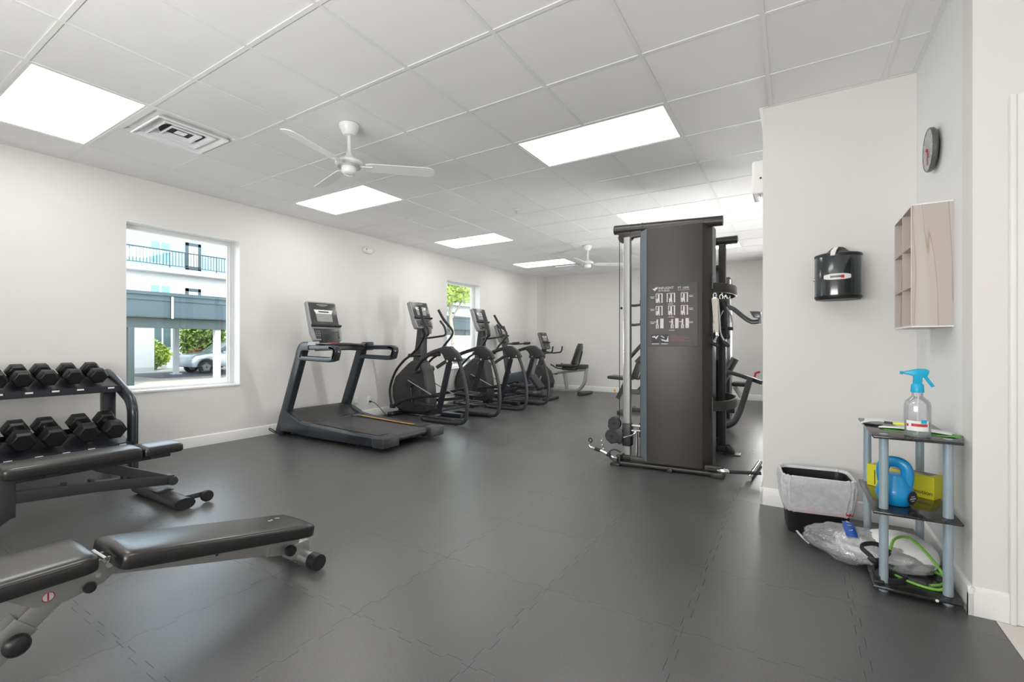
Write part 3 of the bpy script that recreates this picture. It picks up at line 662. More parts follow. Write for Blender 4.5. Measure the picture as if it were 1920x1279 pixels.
def dumbbell(nm, af, hl, gap, label, group):
    r = thing('dumbbell', label, 'dumbbell', (0, 0, 0), 0, group)
    R = af / 2 / math.cos(PI / 6)
    for s in (1, -1):
        t = bmesh.new(); rings = []
        prof = [(0, gap / 2), (.80, gap / 2), (1, gap / 2 + hl * .16), (1, gap / 2 + hl * .84), (.80, gap / 2 + hl), (.0, gap / 2 + hl)]
        V = []
        for q, l in prof: V.append([t.verts.new((s * l, R * q * math.cos(PI / 3 * k), R * q * math.sin(PI / 3 * k))) for k in range(6)] )
        for i in range(1, 4):
            for k in range(6): t.faces.new((V[i][k], V[i][(k + 1) % 6], V[i + 1][(k + 1) % 6], V[i + 1][k]))
        t.faces.new(V[1]); t.faces.new(V[4]); 
        for v in V[0] + V[5]: t.verts.remove(v)
        bmesh.ops.recalc_face_normals(t, faces=t.faces); bmesh.ops.bevel(t, geom=t.edges[:], offset=.0028, segments=1, profile=.5, affect='EDGES')
        m = MB(); m.add(t); part('head', m, M['hexr'], r, ang=.35)
    part('handle', MB().lathe([(.012, -gap / 2 - .01), (.0155, -gap / 2 + .01), (.0175, 0), (.0155, gap / 2 - .01), (.012, gap / 2 + .01)], m=Matrix.Rotation(PI / 2, 4, 'Y'), seg=14), M['chrome'], r)
    return r
def place_row(proto, ys, x, z, labels):
    for k, (yy, lb) in enumerate(zip(ys, labels)):
        o = proto if k == 0 else dup(proto)
        o.location = (x, yy, z); o.rotation_euler = (0, math.atan(T), random.uniform(-.03, .03)); o['label'] = lb
pu = dumbbell('u', .118, .088, .095, '', 'smaller hex dumbbells on the upper tier')
place_row(pu, (1.502, 1.347, 1.189, 1.045, .905), -5.235, .748 + .135 * T + .088, ['small black hex dumbbell at the right end of the upper rack tier', 'second small hex dumbbell from the right on the upper tier', 'third small hex dumbbell from the right on the upper tier', 'fourth small hex dumbbell from the right on the upper tier', 'small hex dumbbell on the upper tier cut by the left photo edge'])
pl = dumbbell('l', .138, .11, .11, '', 'larger hex dumbbells on the lower tier')
place_row(pl, (1.532, 1.360, 1.158, .992, .80), -4.985, .285 + .19 * T + .098, ['large black hex dumbbell at the right end of the lower rack tier', 'second large hex dumbbell from the right on the lower tier', 'third large hex dumbbell from the right on the lower tier', 'fourth large hex dumbbell from the right on the lower tier', 'large hex dumbbell on the lower tier at the left photo edge'])
# ================================================================== REAR BENCH (dark)
def pad(lo, hi, bev=.03, seg=4): return MB().box(lo, hi, bev, seg)
def cushion(y0, y1, hw0, hw1, th, crown=.012, n=12, tap=.0):
    """upholstered pad along y, rounded ends, softly crowned top; local z 0..th"""
    t = bmesh.new(); R = []; m = 28
    for i in range(n + 1):
        f = .5 - .5 * math.cos(PI * i / n); y = y0 + (y1 - y0) * f; hw = hw0 + (hw1 - hw0) * f
        e = min(f, 1 - f) * abs(y1 - y0); k = min(1, e / .035); q = math.sqrt(max(0, 1 - (1 - k) ** 2)); hw *= .90 + .10 * q
        row = []
        for j in range(m):
            a = 2 * PI * j / m; cx = math.copysign(abs(math.cos(a)) ** .22, math.cos(a)); sz = math.copysign(abs(math.sin(a)) ** .34, math.sin(a))
            z = th / 2 + sz * th / 2 * (.72 + .28 * q); 
            if sz > 0: z += crown * (1 - cx * cx) * q
            row.append(t.verts.new((cx * hw, y, z)))
        R.append(row)
    for i in range(n):
        for j in range(m): t.faces.new((R[i][j], R[i][(j + 1) % m], R[i + 1][(j + 1) % m], R[i + 1][j]))
    t.faces.new(R[0]); t.faces.new(list(reversed(R[-1]))); bmesh.ops.recalc_face_normals(t, faces=t.faces)
    return t
def cush(name, y0, y1, hw0, hw1, th, parent, loc, rx, m, label=None, crown=.012, piping=True):
    b_ = MB(); b_.add(cushion(y0, y1, hw0, hw1, th, crown, 18), Matrix.Translation(Vector(loc)) @ Matrix.Rotation(rx, 4, 'X'))
    o = part(name, b_, m, parent, label, ang=1.2)
    if piping:
        mm = Matrix.Translation(Vector(loc)) @ Matrix.Rotation(rx, 4, 'X'); e = .012
        for sx in (1, -1):
            pts = [mm @ Vector((sx * (hw0 + (hw1 - hw0) * f) * .985, y0 + (y1 - y0) * f, th * .80)) for f in [.1 + .8 * k / 8 for k in range(9)]]
            part('seam', MB().tube(pts, .0022, 5), m, o)
    return o
bn = thing('weight_bench', 'dark adjustable weight bench standing beside the dumbbell rack', 'bench', (-3.85, 1.48, 0), 0, 'adjustable weight benches')
cush('back_pad', -.80, -.155, .13, .13, .07, bn, (0, 0, .352), 0, M['vinylb'])
cush('seat_pad', -.145, .085, .128, .125, .06, bn, (0, 0, .352), 0, M['vinylb'])
part('pad_rail', MB().box((-.03, -.76, .315), (.03, .04, .352), .005).box((-.09, -.62, .333), (.09, -.56, .352)).box((-.09, -.1, .333), (.09, -.04, .352)), M['gun'], bn)
part('base_beam', MB().sec([(0, -.74, .235), (0, -.35, .20), (0, .06, .14)], rrect(.035, .03, .006), up=(0, 0, 1)), M['gun'], bn)
part('support_arm', MB().sec([(0, -.36, .33), (0, -.30, .30), (0, .07, .125)], rrect(.032, .026, .006), up=(0, 0, 1)).cyl((-.05, .05, .135), (.05, .05, .135), .03, 14), M['gun'], bn)
for yy, zz in ((-.52, .255), (-.39, .242), (-.22, .222)):
    part('ladder_peg', MB().box((-.025, yy - .012, zz - .03), (.025, yy + .012, zz + .012), .004), M['rackm'], bn)
part('front_foot', MB().sec([(-.33, .0, .04), (.33, .0, .04)], oval(.038, .062, 18), up=(0, 0, 1)), M['gun'], bn)
for a_, c_ in ((.33, .345), (-.345, -.33)): part('end_cap', MB().sec([(a_, 0, .04), (c_, 0, .04)], oval(.039, .063, 18), up=(0, 0, 1)), M['black'], bn)
part('foot_plate', MB().box((-.06, -.05, .076), (.06, .05, .082), .002), M['gun'], bn)
part('wheel', MB().lathe([(0, -.018), (.036, -.018), (.04, -.01), (.04, .01), (.036, .018), (0, .018)], m=Matrix.Translation((.30, .155, .045)) @ Matrix.Rotation(PI / 2, 4, 'Y')), M['black'], bn)
part('wheel_bracket', MB().box((.27, .03, .04), (.282, .16, .075), .003), M['gun'], bn)
part('rear_post', MB().box((-.035, -.80, .12), (.035, -.73, .36), .006), M['gun'], bn)
part('rear_foot', MB().sec([(0, -.765, .15), (0, -.90, .05), (0, -1.0, .04)], rrect(.035, .03, .006), up=(0, 0, 1)).sec([(-.30, -1.0, .04), (.30, -1.0, .04)], oval(.038, .055, 16), up=(0, 0, 1)), M['gun'], bn)
# ================================================================== FRONT BENCH (silver)
b2 = thing('weight_bench', 'silver-framed decline bench with glossy black pads in the left foreground', 'bench', (-2.175, 1.40, 0), 0, 'adjustable weight benches')
rx = -math.atan2(.145, .72)
cush('back_pad', -.76, .03, .150, .140, .065, b2, (0, 0, .162), rx, M['vinylb'], crown=.008)
cush('seat_pad', -1.28, -.80, .135, .145, .065, b2, (0, 0, .335), -.0, M['vinylb'], crown=.010)
bm_ = part('main_beam', MB().sec([(.0, -.74, .305), (.0, .0, .10)], rrect(.032, .026, .005), up=(0, 0, 1)), M['silver'], b2)
for f in (.12, .33, .5, .82):
    y = -.74 + .74 * f; z = .305 - .205 * f
    part('adjust_hole', MB().cyl((.0258, y, z), (.0268, y, z), .0065, 12), M['bolt'], bm_)
part('beam_sleeve', MB().sec([(.0, -.14, .139), (.0, .01, .097)], rrect(.037, .032, .005), up=(0, 0, 1)).box((-.03, -.12, .13), (.03, .0, .19), .004), M['silver'], b2)
part('sleeve_knob', MB().cyl((.032, -.05, .105), (.055, -.05, .105), .012, 12).lathe([(0, 0), (.024, 0), (.027, .012), (.024, .024), (0, .026)], m=Matrix.Translation((.052, -.05, .105)) @ Matrix.Rotation(PI / 2, 4, 'Y')), M['black'], b2)
part('front_foot', MB().sec([(-.30, .03, .042), (.125, .03, .042)], circ(.032, 18), up=(0, 0, 1)), M['alu'], b2)
for a_, c_ in ((.12, .175), (-.345, -.29)): part('end_cap', MB().sec([(a_, .03, .042), (c_, .03, .042)], circ(.038, 20), up=(0, 0, 1)), M['black'], b2)
part('foot_bracket', MB().box((-.04, -.03, .04), (.04, .07, .115), .006), M['silver'], b2)
hp = part('hinge_plate', MB().prism([(-.74, .345), (-.70, .30), (-.76, .255), (-.86, .235), (-.94, .25), (-1.0, .30), (-.98, .335)], -.036, -.030, 'x', .002).prism([(-.74, .345), (-.70, .30), (-.76, .255), (-.86, .235), (-.94, .25), (-1.0, .30), (-.98, .335)], .030, .036, 'x', .002), M['silver'], b2)
part('hinge_bolt', MB().cyl((-.042, -.745, .318), (.046, -.745, .318), .012, 12).cyl((-.042, -.775, .29), (.042, -.775, .29), .009, 12).cyl((-.06, -.76, .345), (.06, -.76, .345), .009, 12), M['chrome'], b2)
part('hinge_knob', MB().lathe([(0, 0), (.017, 0), (.019, .01), (.016, .02), (0, .022)], m=Matrix.Translation((.036, -.80, .258)) @ Matrix.Rotation(PI / 2, 4, 'Y')), M['black'], b2)
st = part('warning_sticker', MB().cyl((.0362, -.905, .272), (.0366, -.905, .272), .017, 24), M['white'], hp, 'round white sticker with a red bar and ring')
ring = MB(); ring.tube([(.0372, -.905 + .0155 * math.cos(a), .272 + .0155 * math.sin(a)) for a in [2 * PI * k / 24 for k in range(24)]], .0014, 5, closed=True).box((.0366, -.907, .259), (.0376, -.903, .285))
part('warning_sticker', ring, M['red'], hp, 'red ring and bar of the warning sticker')
part('rear_leg', MB().sec([(0, -.84, .30), (0, -1.13, -.0 + .05)], rrect(.034, .028, .005), up=(0, .5, .5)), M['silver'], b2)
part('leg_sleeve', MB().sec([(0, -.955, .205), (0, -1.12, .06)], rrect(.042, .034, .006), up=(0, .5, .5)), M['silver'], b2)
part('leg_knob', MB().cyl((.03, -.985, .165), (.06, -.985, .165), .012, 12).lathe([(0, 0), (.028, 0), (.034, .012), (.033, .028), (.022, .04), (0, .043)], m=Matrix.Translation((.052, -.985, .165)) @ Matrix.Rotation(PI / 2, 4, 'Y')), M['black'], b2)
part('seat_strut', MB().sec([(-.0, -1.20, .33), (-.0, -1.09, .10)], rrect(.02, .02, .004), up=(0, 1, 0)), M['silver'], b2)
part('rear_foot', MB().sec([(-.26, -1.15, .036), (.26, -1.15, .036)], circ(.034, 16), up=(0, 0, 1)), M['alu'], b2)
text('stitched_mark', 'I/ I', .05, M['lcdw'], b2, (.0, -.10, .262), (rx, 0, PI / 2), .0003, label='small pale stitched mark')
# ================================================================== CONSOLE builder
def console(parent, wd, ht, th, mtx, body='console', screen=True, shelf=True, treadmill=False):
    """display head in local frame: x right (user view), y up, z towards the user"""
    def P(name, mb, m, par, label=None):
        bmesh.ops.transform(mb.b, matrix=mtx, verts=mb.b.verts); return part(name, mb, m, par, label)
    cs = P('console', MB().prism([(-wd / 2 * .9, -ht / 2), (wd / 2 * .9, -ht / 2), (wd / 2, -ht * .3), (wd / 2 * .97, ht / 2 * .94), (wd / 2 * .9, ht / 2), (-wd / 2 * .9, ht / 2), (-wd / 2 * .97, ht / 2 * .94), (-wd / 2, -ht * .3)], -th, 0, 'z', .012, 3), M[body], parent)
    P('console_face', MB().box((-wd * .44, -ht * .10, 0), (wd * .44, ht * .46, .004), .003), M['face'], cs)
    P('screen', MB().prism([(-wd * .27, ht * .26), (wd * .27, ht * .26), (wd * .25, -ht * .02), (-wd * .25, -ht * .02)], .004, .006, 'z'), M['lcd'], cs)
    P('screen_bezel', MB().prism([(-wd * .31, ht * .28), (wd * .31, ht * .28), (wd * .26, ht * .18), (-wd * .26, ht * .18)], .006, .0075, 'z'), M['lcdw'], cs)
    P('screen_text', MB().box((-wd * .17, ht * .215, .0075), (wd * .17, ht * .245, .0085)), M['ink'], cs)
    P('logo_print', MB().box((-wd * .18, ht * .40, .004), (wd * .18, ht * .425, .0048)).box((-wd * .1, ht * .375, .004), (wd * .1, ht * .385, .0048)), M['consolel'], cs)
    if shelf: P('reading_rack', MB().sec([(-wd * .47, -ht * .13, .012), (wd * .47, -ht * .13, .012)], oval(.016, .026, 14), up=(0, 1, 0)), M['black'], cs)
    P('keypad', MB().prism([(-wd * .42, -ht * .2), (wd * .42, -ht * .2), (wd * .38, -ht * .46), (-wd * .38, -ht * .46)], 0, .004, 'z', .001), M['face'], cs)
    kb = MB()
    for i in range(3):
        for j in range(3):
            for s in (-1, 1): kb.box((s * wd * .31 + (i - 1) * wd * .055 - wd * .018, -ht * .27 - j * ht * .055 - ht * .016, .004), (s * wd * .31 + (i - 1) * wd * .055 + wd * .018, -ht * .27 - j * ht * .055 + ht * .016, .0062))
    P('key_group', kb, M['console'], cs)
    P('start_button', MB().box((-wd * .07, -ht * .44, .004), (wd * .01, -ht * .38, .007), .001), M['greenb'], cs, 'small green button')
    P('stop_button', MB().box((wd * .03, -ht * .44, .004), (wd * .11, -ht * .38, .007), .001), M['orange'], cs, 'small orange button')
    return cs
def facing_x(cx, cy, cz, lean, yaw=0):
    """frame: local z -> +X (leaned back), local y -> up, local x -> +Y"""
    m = Matrix(((0, 0, 1, 0), (1, 0, 0, 0), (0, 1, 0, 0), (0, 0, 0, 1)))
    return Matrix.Translation((cx, cy, cz)) @ Matrix.Rotation(yaw, 4, 'Z') @ Matrix.Rotation(-lean, 4, 'Y') @ m
# ================================================================== TREADMILL (origin at the centre of its rear edge)
tm = thing('treadmill', 'large dark treadmill with an amber side strip standing by the left wall', 'treadmill', (-3.55, 3.745, 0))
hw = .475; Lx = -1.85
def rail(s):
    y0, y1 = (s * hw, s * .245); lo, hi = min(y0, y1), max(y0, y1)
    t = MB(); t.prism([(-.16, .055), (-.16, .150), (-.55, .158), (-1.30, .185), (-1.42, .20), (-1.42, .05), (-1.0, .045)], lo, hi, 'y', .012, 3); return t
for s in (-1, 1):
    part('side_rail', rail(s), M['navy'], tm)
    part('rail_tread', MB().prism([(-.18, .152), (-.55, .160), (-1.30, .187), (-1.30, .191), (-.55, .164), (-.18, .156)], s * .30 - .075 if s < 0 else .255, s * .30 + .045 if s < 0 else .42, 'y'), M['gun'], tm)
    cap = MB().box((-.165, min(s * .245, s * hw), .045), (0, max(s * .245, s * hw), .155), .012, 3)
    part('end_cap', cap, M['gun'], tm)
    part('cap_bolt', MB().cyl((0, s * .36, .10), (.002, s * .36, .10), .010, 12), M['bolt'], tm)
part('amber_strip', MB().prism([(-.30, .163), (-.55, .168), (-1.22, .193), (-1.22, .197), (-.55, .172), (-.30, .167)], .262, .300, 'y', .001, 1), M['orange'], tm, 'amber metal strip')
vs = MB()
for k in range(11): vs.box((-.22 - k * .032, -hw - .003, .062), (-.207 - k * .032, -hw + .004, .138), rot=(0, .25, 0))
part('vent_slats', vs, M['black'], tm)
bt = MB().prism([(-.07, .11), (-.05, .125), (-.07, .148), (-1.42, .178), (-1.42, .172), (-.09, .142), (-.09, .11)], -.243, .243, 'y')
part('running_belt', bt, M['belt'], tm)
part('rear_roller', MB().cyl((-.085, -.243, .112), (-.085, .243, .112), .036, 24), M['gun'], tm)
part('deck', MB().box((-1.42, -.24, .10), (-.12, .24, .14)), M['black'], tm)
part('frame', MB().box((-1.7, -.30, .03), (-.2, -.25, .10)).box((-1.7, .25, .03), (-.2, .30, .10)).box((-1.72, -.3, .04), (-1.5, .3, .10)), M['black'], tm)
hd = MB(); hd.prism([(-1.40, .06), (-1.36, .185), (-1.44, .198), (-1.55, .245), (-1.66, .30), (-1.74, .315), (-1.84, .30), (-1.88, .22), (-1.88, .06)], -.44, .44, 'y', .022, 4)
hood = part('motor_hood', hd, M['shroud'], tm, ang=1.0)
for s in (-1, 1):
    sk = MB().prism([(-1.22, .055), (-1.22, .183), (-1.40, .205), (-1.55, .265), (-1.72, .33), (-1.76, .30), (-1.78, .06)], min(s * .40, s * (hw + .005)), max(s * .40, s * (hw + .005)), 'y', .014, 3)
    part('hood_side', sk, M['navy'], tm)
    part('upright', MB().sec([(-1.83, s * .435, .02), (-1.60, s * .435, .55), (-1.395, s * .435, 1.03)], rrect(.065, .04, .015, 4), up=(1, 0, 0)), M['navy'], tm)
    part('upright_cap', MB().sec(fillet([(-1.42, s * .435, .98), (-1.37, s * .435, 1.09), (-1.22, s * .435, 1.09)], .06, 6), rrect(.055, .05, .02, 4), up=None), M['navy'], tm)
    gr = MB()
    gr.sec(fillet([(-1.36, s * .435, 1.075), (-.83, s * .435, 1.075), (-.76, s * .435, 1.05), (-.80, s * .435, .955), (-.86, s * .435, .94), (-1.42, s * .435, .955)], .035, 6), rrect(.028, .042, .014, 4), up=None)
    hr = part('handrail', gr, M['navy'], tm)
    part('grip_end', MB().sec(fillet([(-.86, s * .435, 1.077), (-.755, s * .435, 1.066), (-.80, s * .435, .94)], .05, 6), rrect(.026, .042, .014, 4), up=None), M['black'], hr)
    part('levelling_foot', MB().cyl((-.55, s * .33, 0), (-.55, s * .33, .06), .016, 12).cyl((-.55, s * .33, 0), (-.55, s * .33, .012), .03, 16), M['black'], tm)
    part('transport_wheel', MB().lathe([(0, -.02), (.04, -.02), (.045, 0), (.04, .02), (0, .02)], m=Matrix.Translation((-1.78, s * .36, .045)) @ Matrix.Rotation(PI / 2, 4, 'X')), M['black'], tm)
br = MB(); br.sec(spline([(-1.38, -.42, 1.07), (-1.34, -.30, 1.075), (-1.30, 0, 1.08), (-1.34, .30, 1.075), (-1.38, .42, 1.07)], 5), rrect(.04, .10, .02, 4), up=(0, 0, 1))
cb = part('console_tray', br, M['shroud'], tm)
part('heart_bar', MB().tube(spline([(-1.20, -.28, 1.10), (-1.16, 0, 1.115), (-1.20, .28, 1.10)], 6), .016, 10), M['black'], cb)
part('safety_clip', MB().box((-1.32, -.16, 1.12), (-1.24, -.06, 1.135), .005).box((-1.34, .0, 1.12), (-1.22, .14, 1.132), .005), M['red'], cb, 'red safety key plates')
part('cup_trim', MB().box((-1.36, .18, 1.118), (-1.2, .33, 1.128), .004).box((-1.36, -.33, 1.118), (-1.2, -.18, 1.128), .004), M['consolel'], cb)
part('console_neck', MB().sec([(-1.44, 0, 1.06), (-1.52, 0, 1.22)], rrect(.05, .12, .02, 4), up=(1, 0, 0)), M['black'], tm)
console(tm, .445, .52, .055, facing_x(-1.545, -.02, 1.41, math.radians(17)), body='consolel', treadmill=True)
text('cap_lettering', 'MATRIX', .035, M['consolel'], tm, (-.09, .36, .1556), (0, 0, PI / 2), .0004, label='raised grey lettering on the rear cap')
tcd = thing('cord', 'short black cord curled at the front left foot of the treadmill', 'cord', (-5.42, 3.25, 0))
part('cable', MB().tube(spline([(.05, .1, .01), (-.02, .02, .03), (-.05, -.03, .07), (-.02, -.04, .09), (.02, 0, .05), (.04, .03, .02), (.1, .05, .006), (.2, .2, .006)], 6), .006, 7), M['cable'], tcd)
# ================================================================== ELLIPTICALS (origin: machine centre y, x at -4.7)
def elliptical(label):
    r = thing('elliptical_trainer', label, 'elliptical', (-4.7, 5.36, 0), 0, 'black elliptical trainers by the left wall')
    for s in (-1, 1):
        y = s * .40
        arch = part('arch_bar', MB().sec(spline([(-.16, s * .24, .74), (.06, s * .33, .89), (.30, s * .39, .99), (.52, y, 1.045), (.62, y, 1.05)], 6), rrect(.027, .027, .012, 4), up=None), M['gun'], r)
        hp_ = MB().prism([(.40, 1.045), (.55, 1.085), (.66, 1.085), (.78, 1.00), (.84, .905), (.80, .875), (.70, .88), (.60, .86), (.56, .90), (.52, .97)], y - .035, y + .035, 'y', .012, 3)
        hpo = part('arch_cover', hp_, M['gun'], r)
        part('pivot_bolt', MB().cyl((.62, y - .045, .88), (.62, y + .045, .88), .016, 12).cyl((.76, y - .045, .915), (.76, y + .045, .915), .013, 12), M['chrome'], hpo)
        part('rear_hoop', MB().sec(fillet([(.77, y, .93), (.86, y, .72), (.93, y, .45), (.94, y, .25), (.90, y, .04), (.70, y, .028), (.20, y, .028), (.12, s * .36, .035)], .14, 8), circ(.026, 12), up=None), M['gun'], r)
        part('hoop_foot', MB().cyl((.74, y, 0), (.74, y, .03), .026, 12), M['black'], r)
        lk = part('swing_link', MB().sec([(.62, y * .97, .87), (.40, y * .92, .15)], rrect(.04, .025, .012, 4), up=(1, 0, 0)).cyl((.40, y * .92 - .04, .17), (.40, y * .92 + .04, .17), .04, 14), M['rackm'], r)
        ph = .0 if s < 0 else .06
        part('link_arm', MB().sec(spline([(-.60, s * .27, .155), (-.35, s * .27, .27), (.0, s * .27, .34), (.40, s * .26, .37 + ph)], 5), rrect(.022, .022, .009, 3), up=None).box((-.66, s * .27 - .03, .12), (-.57, s * .27 + .03, .18), .015), M['rackm'], r)
        pz = .27 if s < 0 else .345; px = .62 if s < 0 else .30
        pd = MB(); pd.prism([(px - .02, pz), (px + .35, pz - .02), (px + .42, pz - .01), (px + .43, pz + .025), (px + .36, pz + .015), (px, pz + .03)], s * .19 - .085, s * .19 + .085, 'y', .012, 3)
        po = part('pedal', pd, M['black'], r)
        part('pedal_rim', MB().sec([(px + .04, s * .19 - .075, pz + .045), (px + .36, s * .19 - .075, pz + .035), (px + .41, s * .19, pz + .04), (px + .36, s * .19 + .075, pz + .035), (px + .04, s * .19 + .075, pz + .045)], circ(.012, 8), closed=True, up=None), M['shroud'], po)
        part('pedal_bar', MB().sec([(px + .30, s * .2, pz - .02), (.15, s * .2, .20 + ph), (-.2, s * .2, .22)], rrect(.024, .02, .008, 3), up=(0, 0, 1)).sec([(px + .2, s * .19, pz - .01), (.41, y * .9, .17)], rrect(.02, .018, .006, 3), up=(0, 0, 1)), M['shroud'], r)
        # moving handlebar: long curved lever outside the shroud, pivot and grip
        off = -.0 if s < 0 else -.16
        hb = MB().tube(spline([(-.62, s * .29, .17), (-.64, s * .30, .42), (-.52, s * .31, .68), (-.34, s * .31, .86), (-.19, s * .31, .95), (-.02 + off * .4, s * .32, 1.08), (.12 + off * .5, s * .36, 1.24), (.14 + off * .6, s * .37, 1.34), (.06 + off, s * .34, 1.50), (-.02 + off, s * .30, 1.66)], 6), .0185, 10)
        mh = part('moving_handle', hb, M['black'], r)
        part('hand_grip', MB().tube(spline([(.12 + off * .8, s * .36, 1.40), (.055 + off, s * .335, 1.52), (-.02 + off, s * .30, 1.665)], 5), .0215, 10), M['rubber'], mh)
        part('handle_pivot', MB().cyl((-.19, s * .12, .945), (-.19, s * .345, .945), .028, 14), M['black'], mh)
        part('lower_tube', MB().sec([(.14, s * .33, .05), (.55, s * .34, .06), (.74, y, .045)], rrect(.022, .02, .008, 3), up=(0, 0, 1)), M['shroud'], r)
        part('crank_arm', MB().sec([(-.34, s * .185, .50), (-.30, s * .195, .22)], oval(.03, .014, 12), up=(1, 0, 0)).cyl((-.34, s * .15, .50), (-.34, s * .21, .50), .055, 18), M['black'], r)
        part('side_rod', MB().tube([(-.35, s * .21, .56), (.22, s * .22, .33)], .009, 8), M['silver'], r)
    sh = MB(); sh.prism([(-.36, .87), (-.20, .86), (-.10, .70), (-.05, .45), (-.03, .20), (-.06, .08), (-.18, .045), (-.55, .045), (-.72, .10), (-.80, .28), (-.80, .44), (-.73, .60), (-.58, .72), (-.45, .82)], -.12, .12, 'y', .045, 5)
    so = part('shroud', sh, M['shroud'], r, ang=1.0)
    part('shroud_disc', MB().lathe([(0, -.135), (.24, -.135), (.27, -.12), (.27, .12), (.24, .135), (0, .135)], m=Matrix.Translation((-.44, 0, .34)) @ Matrix.Rotation(PI / 2, 4, 'X'), seg=40), M['shroud'], so)
    part('shoulder_cover', MB().sec([(-.24, -.20, .72), (-.24, .20, .72)], oval(.055, .07, 18), up=(0, 0, 1)), M['shroud'], so)
    part('base_frame', MB().box((-.72, -.05, .02), (.55, .05, .09), .01).box((-.70, -.31, 0), (-.60, .31, .06), .02).box((.06, -.38, 0), (.22, .38, .07), .02), M['rackm'], r)
    ms = part('mast', MB().sec([(-.30, 0, .78), (-.27, 0, 1.10), (-.24, 0, 1.42)], rrect(.062, .075, .02, 4), up=(1, 0, 0), scale=[1.3, 1, .85]), M['shroud'], r)
    part('fixed_handle', MB().tube(fillet([(-.12, -.17, 1.42), (.04, -.20, 1.38), (.07, -.20, 1.25), (-.20, -.10, 1.21), (-.20, .10, 1.21), (.07, .20, 1.25), (.04, .20, 1.38), (-.04, .18, 1.48)], .06, 6), .016, 10), M['black'], r)
    part('cup_holder', MB().lathe([(.045, 0), (.05, .10), (.046, .10), (.041, .005), (0, .005)], c=(-.12, 0, 1.27), seg=20), M['console'], r)
    console(r, .40, .44, .075, facing_x(-.255, 0, 1.57, math.radians(20)), body='consolel')
    return r
e1 = elliptical('nearest black elliptical trainer, right beside the treadmill')
dup(e1, (-4.7, 6.97, 0), label='second black elliptical trainer, in front of the far left window')
# ================================================================== UPRIGHT BIKE
bk = thing('upright_bike', 'upright exercise bike with a dark blue shroud beyond the second elliptical', 'exercise bike', (-4.75, 8.2, 0))
console(bk, .36, .38, .06, facing_x(-.53, 0, 1.33, math.radians(20)))
part('mast', MB().sec([(-.38, 0, .38), (-.44, 0, .75), (-.50, 0, 1.18)], rrect(.05, .04, .015, 4), up=(1, 0, 0)), M['shroud'], bk)
for s in (-1, 1):
    h = part('handlebar', MB().tube(fillet([(-.52, s * .06, 1.14), (-.42, s * .22, 1.10), (-.20, s * .24, 1.12), (-.02, s * .22, 1.13)], .07, 5), .016, 10), M['shroud'], bk)
    part('hand_grip', MB().tube([(-.14, s * .232, 1.125), (.0, s * .22, 1.132)], .027, 10), M['black'], h)
    part('pedal', MB().box((-.1 + s * .1, s * .23 - .05, .22 + s * .08), (.02 + s * .1, s * .23 + .05, .25 + s * .08), .01), M['black'], bk)
    part('crank_arm', MB().sec([(-.06, s * .16, .31), (-.04 + s * .1, s * .18, .235 + s * .08)], rrect(.016, .008, .003, 2), up=(1, 0, 0)), M['silver'], bk)
part('shroud', MB().prism([(-.44, .12), (-.46, .42), (-.30, .50), (-.05, .55), (.12, .48), (.30, .30), (.38, .12), (.30, .06), (-.36, .06)], -.13, .13, 'y', .03, 4), M['shroudb'], bk)
text('shroud_lettering', 'MATRIX', .055, M['consolel'], bk, (.0, -.132, .30), (PI / 2, 0, 0), .0006)
part('shroud_trim', MB().prism([(-.06, .52), (-.02, .56), (.16, .54), (.42, .24), (.38, .18), (.14, .49)], -.135, .135, 'y', .012, 2), M['shroud'], bk)
part('seat_post', MB().sec([(.16, 0, .45), (.27, 0, .82)], rrect(.035, .03, .01, 3), up=(1, 0, 0)), M['silver'], bk)
part('saddle', MB().prism([(.12, -.05), (.22, -.09), (.40, -.13), (.45, -.08), (.46, 0), (.45, .08), (.40, .13), (.22, .09), (.12, .05)], .82, .90, 'z', .03, 4), M['vinyl'], bk)
part('base_frame', MB().box((-.50, -.05, .03), (.62, .05, .09), .015).box((-.62, -.26, 0), (-.50, .26, .07), .025).box((.55, -.27, 0), (.67, .27, .065), .025), M['gun'], bk)
part('front_cover', MB().box((-.58, -.16, .06), (-.38, .16, .26), .03, 3), M['shroud'], bk)
# ================================================================== RECUMBENT BIKE
rb = thing('recumbent_bike', 'recumbent exercise bike with a mesh back seat by the back wall', 'exercise bike', (-4.5, 9.45, 0))
console(rb, .36, .40, .06, facing_x(-.42, 0, 1.19, math.radians(18)))
part('mast', MB().sec([(-.58, 0, .55), (-.50, 0, .80), (-.44, 0, 1.02)], rrect(.05, .045, .015, 4), up=(1, 0, 0)), M['shroud'], rb)
part('front_handlebar', MB().tube(fillet([(-.42, -.05, .93), (-.34, -.22, .90), (-.12, -.24, .92), (-.10, -.24, 1.06)], .06, 5), .017, 10).tube(fillet([(-.42, .05, .93), (-.34, .22, .90), (-.12, .24, .92), (-.10, .24, 1.06)], .06, 5), .017, 10), M['shroud'], rb)
part('shroud', MB().prism([(-.80, .10), (-.82, .45), (-.68, .62), (-.45, .62), (-.30, .48), (-.22, .24), (-.26, .08)], -.12, .12, 'y', .035, 4), M['shroud'], rb)
for s in (-1, 1):
    part('pedal', MB().box((-.42 + s * .12, s * .22 - .05, .30 + s * .1), (-.33 + s * .12, s * .22 + .05, .33 + s * .1), .01), M['black'], rb)
    part('crank_arm', MB().sec([(-.45, s * .15, .38), (-.38 + s * .12, s * .17, .31 + s * .1)], rrect(.016, .008, .003, 2), up=(0, 0, 1)), M['satin'], rb)
    part('side_handle', MB().tube(fillet([(.18, s * .24, .56), (.0, s * .27, .58), (-.14, s * .27, .66)], .05, 5), .016, 10), M['black'], rb)
part('base_frame', MB().sec(fillet([(-.72, 0, .10), (-.1, 0, .07), (.40, 0, .07), (.56, 0, .24), (.60, 0, .58)], .2, 8), rrect(.03, .04, .01, 3), up=None), M['satin'], rb)
